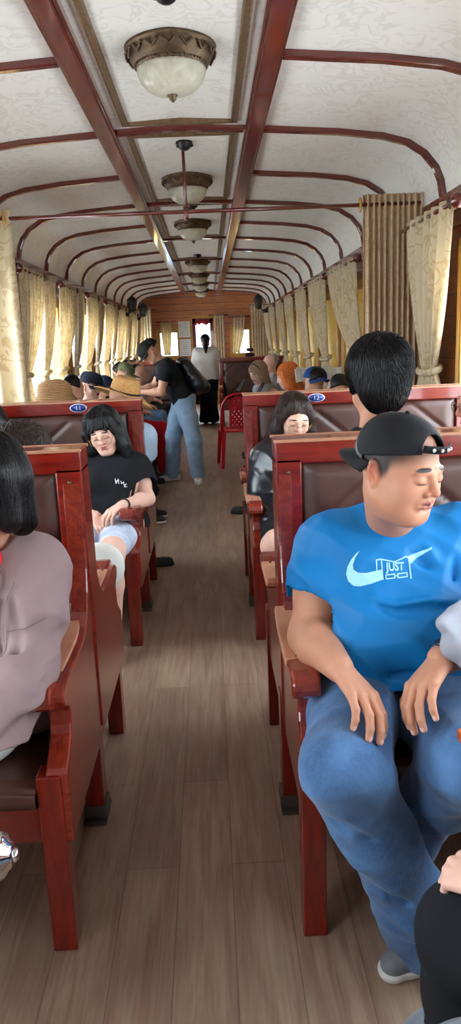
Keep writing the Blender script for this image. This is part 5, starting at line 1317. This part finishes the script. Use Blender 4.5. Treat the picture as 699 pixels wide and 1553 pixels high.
# knitted bucket hat
t, J, M = crowd('passenger in a brown knitted bucket hat facing away behind bench 11', -.915, 4.42, 180, BEIGEC, BLACKT, head=(20,10,0), Hp=(-.915,4.46,1.155), under=.02, long=True, hair=HAIRB, fem=True)
KNIT = NT('brown straw knit'); kv = KNIT.coord((1,1,1)); wv = KNIT.n('ShaderNodeTexWave'); wv.bands_direction = 'Z'; wv.inputs['Scale'].default_value = 34; wv.inputs['Distortion'].default_value = 1.5; KNIT.l(kv, wv.inputs[0]); nk = KNIT.noise(kv, 120, 2)
KNIT.set(col=KNIT.ramp(KNIT.math('ADD', KNIT.math('MULTIPLY', wv.outputs['Fac'], .5), KNIT.math('MULTIPLY', nk, .5)), [(.3, s2l((112,78,44))), (.7, s2l((168,128,82)))]), rough=.9); KNIT.bump(wv.outputs['Fac'], .6, .006); KNIT = KNIT.m
m = MB(); m.lathe([(.128,.015),(.125,.025),(.104,.050),(.1,.056),(.098,.085),(.09,.112),(.07,.130),(.035,.140),(0,.142)], tuple(J['H']), 40, sc=(1,1.08)); o = m.build('bucket_hat', KNIT, t, solid=.006)
# straw hat with black band, on a stool
t, J, M = crowd('passenger in a wide-brimmed straw hat with a thin black band, behind bench 11', -.62, 4.44, 185, PALEB, BLACKT, head=(0,20,0), Hp=(-.525,4.50,1.145), under=.02, narrow=.12, long=True, hair=HAIRB, fem=True, knl=.36, spread=.08, toes=((-.50,4.86,.09),(-.30,4.90,0)))
STRAW = simple('tan straw', (178,132,76), .85, var=.2, scale=90, bump=.4, bscale=160)
hat = MB(); Rh = rotm(30,12,12); HC = J['H']
def hatpt(r, z, a): dz = -.03*math.cos(a-.6)*(max(0, r-.09)/.1)*2; return tuple(HC+Rh@A_([r*math.cos(a), r*1.08*math.sin(a), z+dz]))
pr = [(.205,.012),(.17,.030),(.13,.040),(.100,.046),(.098,.060),(.093,.095),(.084,.122),(.066,.137),(.040,.136),(.018,.128),(0,.124)]; pr = [(r*.88, z+.012) for r, z in pr]
n = 48; vs = [hatpt(r, z, 2*PI*k/n) for r, z in pr for k in range(n)]; hat.add(vs, [(i*n+k, i*n+(k+1) % n, (i+1)*n+(k+1) % n, (i+1)*n+k) for i in range(len(pr)-1) for k in range(n)], 0, True); ho = hat.build('straw_hat', STRAW, t, solid=.005)
m = MB(); m.tube([hatpt(.089, .068, 2*PI*k/40) for k in range(40)], .0055, 6, closed=True); m.build('hat_band', BLACKC, ho)
crowd('passenger with black hair beside the knitted hat, partly hidden behind bench 11', -1.05, 6.25, 90, NAVYC, BLACKT, head=(75,12,0), Hp=(-1.12,6.25,1.13), shoes=(SHOEB, SOLEW))
t, J, M = crowd('man in a dark cap seated against the left curtains, face turned to the aisle', -1.20, 6.75, 90, BLACKT, BLACKT, head=(-30,10,0), Hp=(-1.07,6.8,1.13), det=True, tone='fair'); baseball_cap(t, J['H'], J['R'], 1, NAVYC, 10, 1.06, hh=.005)
t, J, M = crowd('passenger in a navy cap just behind the man in the dark cap', -1.2, 7.45, 90, NAVYC, BLACKT, head=(-10,18,0), Hp=(-1.06,7.5,1.07)); baseball_cap(t, J['H'], J['R'], 1, NAVYC, 10, 1.06, hh=.006)
t, J, M = crowd('passenger in an olive cap seated behind the straw hat', -1.16, 8.1, 90, BLACKT, BLACKT, head=(-10,15,0), Hp=(-.93,8.2,1.17)); baseball_cap(t, J['H'], J['R'], 1, GREENC, 10, 1.08, hh=.006)
t, J, M = crowd('dark-haired passenger in red trousers receiving food from the standing man', -1.02, 8.65, 84, PALEB, REDC, head=(-5,25,0), Hp=(-.80,8.55,1.13), shoes=(SHOEW, SOLEW), arms='hold', tone='fair')
t, J, M = crowd('passenger in an olive green top, hair only, seated beyond the red trousers', -1.12, 9.35, 90, GREENC, JEANS, head=(0,15,0), Hp=(-.97,9.3,1.17))
crowd('dark-haired passenger farther back on the left wall bench behind the standing man', -1.12, 10.2, 90, WHITEC, JEANS, head=(0,20,0), Hp=(-1.0,10.2,1.15), shoes=(SHOEW, SOLEW))
crowd('last passenger on the left wall bench, near the far bench', -1.12, 11.3, 90, BLACKT, BLACKT, head=(0,10,0), Hp=(-1.05,11.3,1.15))
# food cup in hands
t = thing('food_cup', (-.66,8.05,.98), 'small white food cup handed over by the standing man', 'cup'); m = MB(); m.lathe([(0,0),(.026,0),(.034,.06),(.031,.06),(.024,.006),(0,.006)], (-.70,7.93,.96), 20); m.build('cup', WHITEC, t)
# passenger behind bench 11 whose sneakers show (seated on the far half of bench 11, towards the aisle)
J = seated(-.55, 4.42, 180, head=(0,30,0), hgt=.30, z=.53, lean=.10)
# right side
t, J, M = crowd('fair woman with a hairband looking down at her phone, right of the red chair', .98, 8.65, -80, GREYC, BEIGEC, tone='pale', head=(25,24,0), Hp=(.545,8.55,1.115), hair=HAIRY, long=True, fem=True, det=True, sleeve=.3, arms='hold', shoes=(SHOEB, SOLEK))
m = MB(); HR, HC = J['R'], J['H']; m.tube([tuple(HC+HR@A_([.094*math.cos(a), -.02-.02*math.sin(a), .04+.098*math.sin(a)])) for a in [PI*i/20 for i in range(21)]], .009, 8, flat=.6); m.build('hairband', DARKW, t)
def phone(c, R, lab):
    t = thing('smartphone', c, lab, 'smartphone'); m = MB(); c = A_(c); R = A_(R); q = MB().box(-.037,.037,-.004,.004,-.075,.075)
    m.v = [tuple(c+R@A_(p)) for p in q.v]; m.f = q.f; m.mi = q.mi; m.sm = q.sm; m.build('phone_body', BLACKM, t, bevel=.004)
phone((.355,8.45,1.0), rotm(-60,-35,0), 'dark smartphone held by the fair woman with the hairband')
t, J, M = crowd('woman with bright orange hair and a lilac blouse, at the right behind the second bench', 1.02, 7.25, -95, PINKC, BLACKT, tone='pale', head=(-5,18,0), Hp=(.735,7.2,1.125), hair=HAIRO, long=True, fem=True, det=True, sleeve=.7, arms='hold')
phone((.47,7.15,1.02), rotm(-70,-35,0), 'dark smartphone held by the woman with orange hair')
crowd('grey-haired passenger behind the fair woman, near the right curtains', 1.0, 9.6, -90, GREYC, BEIGEC, tone='fair', head=(0,5,0), Hp=(.76,9.5,1.18), hair=HAIRG, h=.012)
t, J, M = crowd('passenger in a bright blue cap seen from behind beyond the second right bench', .98, 6.4, -90, NAVYC, BLACKT, head=(-65,8,0), Hp=(.895,6.45,1.10), toes=((.33,6.34,.09),(.13,6.38,0))); baseball_cap(t, J['H'], J['R'], 1, BLUECAP, 190, 1.08, hh=.005)
J['anA']
crowd('dark-haired passenger just right of the blue cap, mostly hidden by the bench back', 1.0, 5.75, -170, GREYC, JEANS, head=(0,10,0), Hp=(1.0,5.9,1.06), hair=HAIRK)
for (x, y, lab, ry) in ((.90,7.0,'open newspaper page left of the blue cap',.2), (1.15,7.0,'open newspaper page right of the blue cap',-.15)):
    t = thing('newspaper', (x, y, 1.09), lab, 'newspaper'); m = MB(); m.grid(lambda u, v: (x-.10+.20*u, y+.03*math.sin(3*u+ry)+.12*v, 1.075+.13*v+.01*math.sin(6*u)), 12, 6); m.build('page', WHITEP, t, solid=.002)
    m = MB()
    for i in range(5):
        for j in range(9): m.box(x-.095+i*.038, x-.095+i*.038+.030, y+.005, y+.007, 1.085+j*.012, 1.088+j*.012)
    m.v = [(a, b+.03*math.sin(3*((a-x+.10)/.2)+ry)+.12*((c-1.075)/.13)-.010, c+.01*math.sin(6*(a-x+.10)/.2)) for a, b, c in m.v]; m.build('print_columns', simple('newsprint grey', (140,142,146), .9), t)
# feet in the aisle
def lone_legs(): pass
# red plastic chair
def red_chair():
    cx, cy, a = .30, 9.0, math.radians(6)
    t = thing('plastic_chair', (cx, cy, 0), 'red plastic chair with a perforated back standing in the aisle', 'chair'); RED = simple('glossy red plastic', (206,20,34), .25, var=.05)
    def W(p): return (cx+p[0]*math.cos(a)-p[1]*math.sin(a), cy+p[0]*math.sin(a)+p[1]*math.cos(a), p[2])
    def put(m, name, **k): m.v = [W(v) for v in m.v]; return m.build(name, RED, t, **k)
    # back towards the camera (local -y), seat behind
    m = MB(); m.tube([(-.20,-.19,.44), (-.205,-.21,.60), (-.19,-.235,.76), (-.14,-.245,.84), (-.06,-.25,.875), (.06,-.25,.875), (.14,-.245,.84), (.19,-.235,.76), (.205,-.21,.60), (.20,-.19,.44)], .021, 10, flat=.7); put(m, 'back_frame')
    rows = 13; cols = 9; vs = []; m = MB()
    def bp(u, v): return (-.115+.23*u, -.205-.04*v, .47+.38*v*(1-.10*(2*u-1)**2))
    nu, nv = 36, 48
    for j in range(nv):
        for i in range(nu):
            hole = (i % 4 in (1, 2)) and (j % 4 in (1, 2)) and 3 < j < 44 and ((i//4+j//4) % 2 == 0) and (4 < i < 32)
            if not hole: m.add([bp(i/nu, j/nv), bp((i+1)/nu, j/nv), bp((i+1)/nu, (j+1)/nv), bp(i/nu, (j+1)/nv)], [(0,1,2,3)], 0, True)
    m.v = [tuple(round(c, 6) for c in v) for v in m.v]; o = put(m, 'back_panel', solid=.006)
    m = MB(); m.box(-.21,.21,-.20,.22,.425,.445); m.box(-.21,.21,.20,.225,.40,.43); put(m, 'seat', bevel=.012)
    for sx in (-1, 1):
        for sy in (-1, 1):
            m = MB(); q = [(-.024,-.02),(.024,-.02),(.024,.02),(-.024,.02)]; x0, y0 = sx*.18, (-.18 if sy < 0 else .19); x1, y1 = sx*.215, (-.215 if sy < 0 else .215)
            m.add([(x0+p, y0+r, .43) for p, r in q]+[(x1+p*.8, y1+r*.8, 0) for p, r in q], [(0,1,2,3),(4,7,6,5),(0,4,5,1),(1,5,6,2),(2,6,7,3),(3,7,4,0)]); put(m, 'leg', bevel=.004)
    return t
red_chair()
# bag on far bench top
t = thing('handbag', (.74,13.62,1.2), 'small dark red bag standing on the top of the farthest right bench', 'bag'); S = SDF(); S.k = .02; S.cone((.69,13.67,1.23), (.79,13.67,1.23), .035); S.cone((.71,13.67,1.32), (.78,13.67,1.32), .03); sdf_obj('bag_body', S, .008, simple('dark maroon leather', (56,26,28), .4), t)
m = MB(); m.tube([(.70,13.67,1.33), (.71,13.67,1.38), (.77,13.67,1.38), (.785,13.67,1.33)], .006); m.build('handle', BLACKM, t)
# ---- passengers at the bottom right, beside the camera
J = dict(P=(.80,.62,.58), N=(.80,.55,1.0), shA=(.96,.56,.94), shB=(.64,.56,.94), elA=(1.0,.66,.70), elB=(.60,.74,.70), wrA=(.86,.92,.66), wrB=(.415,1.025,.60), knA=(.86,1.03,.54), knB=(.395,1.07,.470), anA=(.86,1.02,.09), anB=(.415,1.10,.09),
  toeA=(.86,1.2,0), toeB=(.47,1.26,0), H=(.80,.58,1.16), R=rotm(180,10,0), hA=((0,1,0),(0,0,1),(20,25,15)), hB=((-.48,.82,-.25),(-.45,.1,.88),(20,25,15),[(40,60,40),(45,62,40),(50,62,40),(55,60,40)]))
M20 = person('passenger in black trousers at the bottom right corner, hand resting on the knee', (.7,.7,0), J, 'fair', BLACKT, BLACKT, (SHOEB, SOLEK), h=.006, hd=.0026, sleeve=.85, pl=.02, fold=.004, detail=False)
hair_cap(SDF(), J['H'], J['R']).frame(); sdf_obj('hair', hair_cap(SDF(), J['H'], J['R'], 1, 1.02), .006, HAIRK, M20['t'])
stool(.80, .55, 'wooden stool under the passenger in black trousers')
J = dict(P=(.30,.30,.56), N=(.33,.12,.93), shA=(.46,.12,.88), shB=(.18,.12,.88), elA=(.50,.2,.64), elB=(.14,.2,.64), wrA=(.42,.42,.64), wrB=(.22,.42,.64), knA=(.36,.74,.53), knB=(.20,.66,.53), anA=(.385,1.16,.10), anB=(.20,.72,.09), toeA=(.40,1.31,0), toeB=(.20,.90,0),
  H=(.34,.05,1.08), R=rotm(180,10,0), hA=((-.3,1,0),(0,0,1),(20,25,15)), hB=((.3,1,0),(0,0,1),(20,25,15)))
M21 = person('passenger in grey-blue jeans whose lower leg shows at the bottom edge', (.3,.5,0), J, 'fair', NAVYC, JEANG, (SHOEG, SOLEW), h=.006, hd=.005, sleeve=.85, pl=.018, fold=.006, detail=False, flare=.03)
sdf_obj('hair', hair_cap(SDF(), J['H'], J['R'], 1, 1.02), .006, HAIRK, M21['t'])
stool(.30, .25, 'wooden stool under the passenger in grey-blue jeans')
# ---- small table at the right, its corner in the picture
t = thing('side_table', (.9,1.28,0), 'small glossy orange-brown wooden table, one corner at the right edge', 'table')
m = MB(); m.box(.447, 1.05, 1.05, 1.305, .70, .722); m.build('tabletop', wood('orange varnished table wood', (150,62,18), (206,104,40), (1.2,9,9)), t, bevel=.004)
m = MB(); m.box(.47, 1.0, 1.07, 1.285, .665, .70); m.build('apron', BENCH_X, t)
for x, y in ((1.0,1.1),(1.0,1.26)): m = MB(); m.box(x-.02, x+.02, y-.02, y+.02, 0, .67); m.build('leg', BENCH_Z, t)
for x, y in ((.60,1.27),): m = MB(); m.tube([(.62,1.18,.67), (1.0,1.18,.25)], .012); m.build('strut', BENCH_Z, t)
# ---- steel flask on a table at the left edge
t = thing('side_table', (-.8,1.2,0), 'small wooden table beyond the left edge of the frame', 'table')
m = MB(); m.box(-1.30, -.51, .98, 1.24, .533, .553); m.build('tabletop', BENCH_X, t, bevel=.004)
for x in (-1.2, -.6):
    m = MB(); m.box(x-.02, x+.02, 1.08, 1.12, 0, .533); m.build('leg', BENCH_Z, t)
t = thing('steel_flask', (-.52,1.14,.535), 'shiny round steel flask end at the lower left edge', 'flask')
m = MB(); m.lathe([(0,.105),(.012,.104),(.022,.100),(.024,.096),(.036,.090),(.043,.078),(.046,.06),(.046,-.10),(.043,-.11),(0,-.112)], (-.487,1.16,.603), 40, axis='x'); m.build('flask_body', STEEL, t)
m = MB(); m.lathe([(0,.112),(.010,.111),(.012,.106),(.012,.10)], (-.487,1.16,.603), 20, axis='x'); m.build('flask_cap', STEEL, t)
# ------------------------------------------------------------------ outside
m = MB(); m.box(-60, 60, -40, 90, -1.3, -1.2)
o = m.build('ground', simple('pale bounce ground outside', (214,212,204), .95, var=.3, scale=.6)); o['kind'] = 'structure'  # ground colour raised to very pale so it bounces sky light onto the ceiling
def outer_train():
    t = thing('train_carriage', (0, 22.5, -1.2), 'pale blue carriage seen through the windows of the end wall', 'train carriage')
    m = MB(); m.box(-6, 6, 22.0, 24.6, -.6, 2.5); m.box(-5.9, 5.9, 22.1, 24.5, 2.5, 2.65); m.build('carriage_body', simple('pale blue carriage paint', (196,214,226), .4), t, bevel=.05)
    m = MB()
    for i in range(7): x = -5.2+i*1.6; m.box(x, x+.9, 21.985, 22.02, 1.1, 1.95)
    m.build('carriage_window', simple('blue grey glass', (120,148,166), .15), t)
    m = MB(); m.box(-6, 6, 21.99, 22.01, .72, .95); m.build('stripe', simple('yellow stripe paint', (224,178,60), .4), t)
    m = MB(); m.box(-5.5, -3.5, 22.3, 24.3, -1.2, -.6); m.box(3.5, 5.5, 22.3, 24.3, -1.2, -.6); m.build('bogie', BLACKM, t)
outer_train()
# ------------------------------------------------------------------ sky light
w = bpy.data.worlds.new('World'); bpy.context.scene.world = w; w.use_nodes = True
nt = w.node_tree; bg = nt.nodes['Background']
tc = nt.nodes.new('ShaderNodeTexCoord'); sp = nt.nodes.new('ShaderNodeSeparateXYZ'); rp = nt.nodes.new('ShaderNodeValToRGB')
nt.links.new(tc.outputs['Generated'], sp.inputs[0]); nt.links.new(sp.outputs[2], rp.inputs[0])
rp.color_ramp.elements[0].position = 0; rp.color_ramp.elements[0].color = (.86,.92,1,1)
rp.color_ramp.elements[1].position = .7; rp.color_ramp.elements[1].color = (.78,.88,1,1)
nt.links.new(rp.outputs[0], bg.inputs[0]); bg.inputs[1].default_value = 6.5
# ------------------------------------------------------------------ camera
cd = bpy.data.cameras.new('camera'); cam = bpy.data.objects.new('camera', cd); C.objects.link(cam)
cd.sensor_fit = 'VERTICAL'; cd.sensor_height = 36; cd.lens = 36*1130/1553; cd.clip_start = .02; cd.clip_end = 300
pitch, yaw, roll = math.radians(12.85), math.radians(1.15), math.radians(2.4)
fw = Vector((math.sin(yaw)*math.cos(pitch), math.cos(yaw)*math.cos(pitch), -math.sin(pitch)))
rt = fw.cross(Vector((0,0,1))).normalized(); up = rt.cross(fw)
cr, sr = math.cos(roll), math.sin(roll)
R2 = rt*cr-up*sr; U2 = up*cr+rt*sr
M = Matrix((( R2.x, U2.x, -fw.x, 0), (R2.y, U2.y, -fw.y, 0), (R2.z, U2.z, -fw.z, 1.47), (0,0,0,1)))
cam.matrix_world = M; bpy.context.scene.camera = cam
sc = bpy.context.scene
sc.view_settings.view_transform = 'Standard'; sc.view_settings.look = 'None'; sc.view_settings.gamma = 1; sc.view_settings.use_curve_mapping = False
sc.view_settings.exposure = 1.35
sc.render.engine = 'CYCLES'
cy = sc.cycles; cy.use_denoising = True; cy.max_bounces = 10; cy.diffuse_bounces = 6; cy.glossy_bounces = 4; cy.transparent_max_bounces = 12; cy.sample_clamp_indirect = 8
cy.caustics_reflective = False; cy.caustics_refractive = False
for o in bpy.data.objects:
    if '_base' in o: del o['_base']
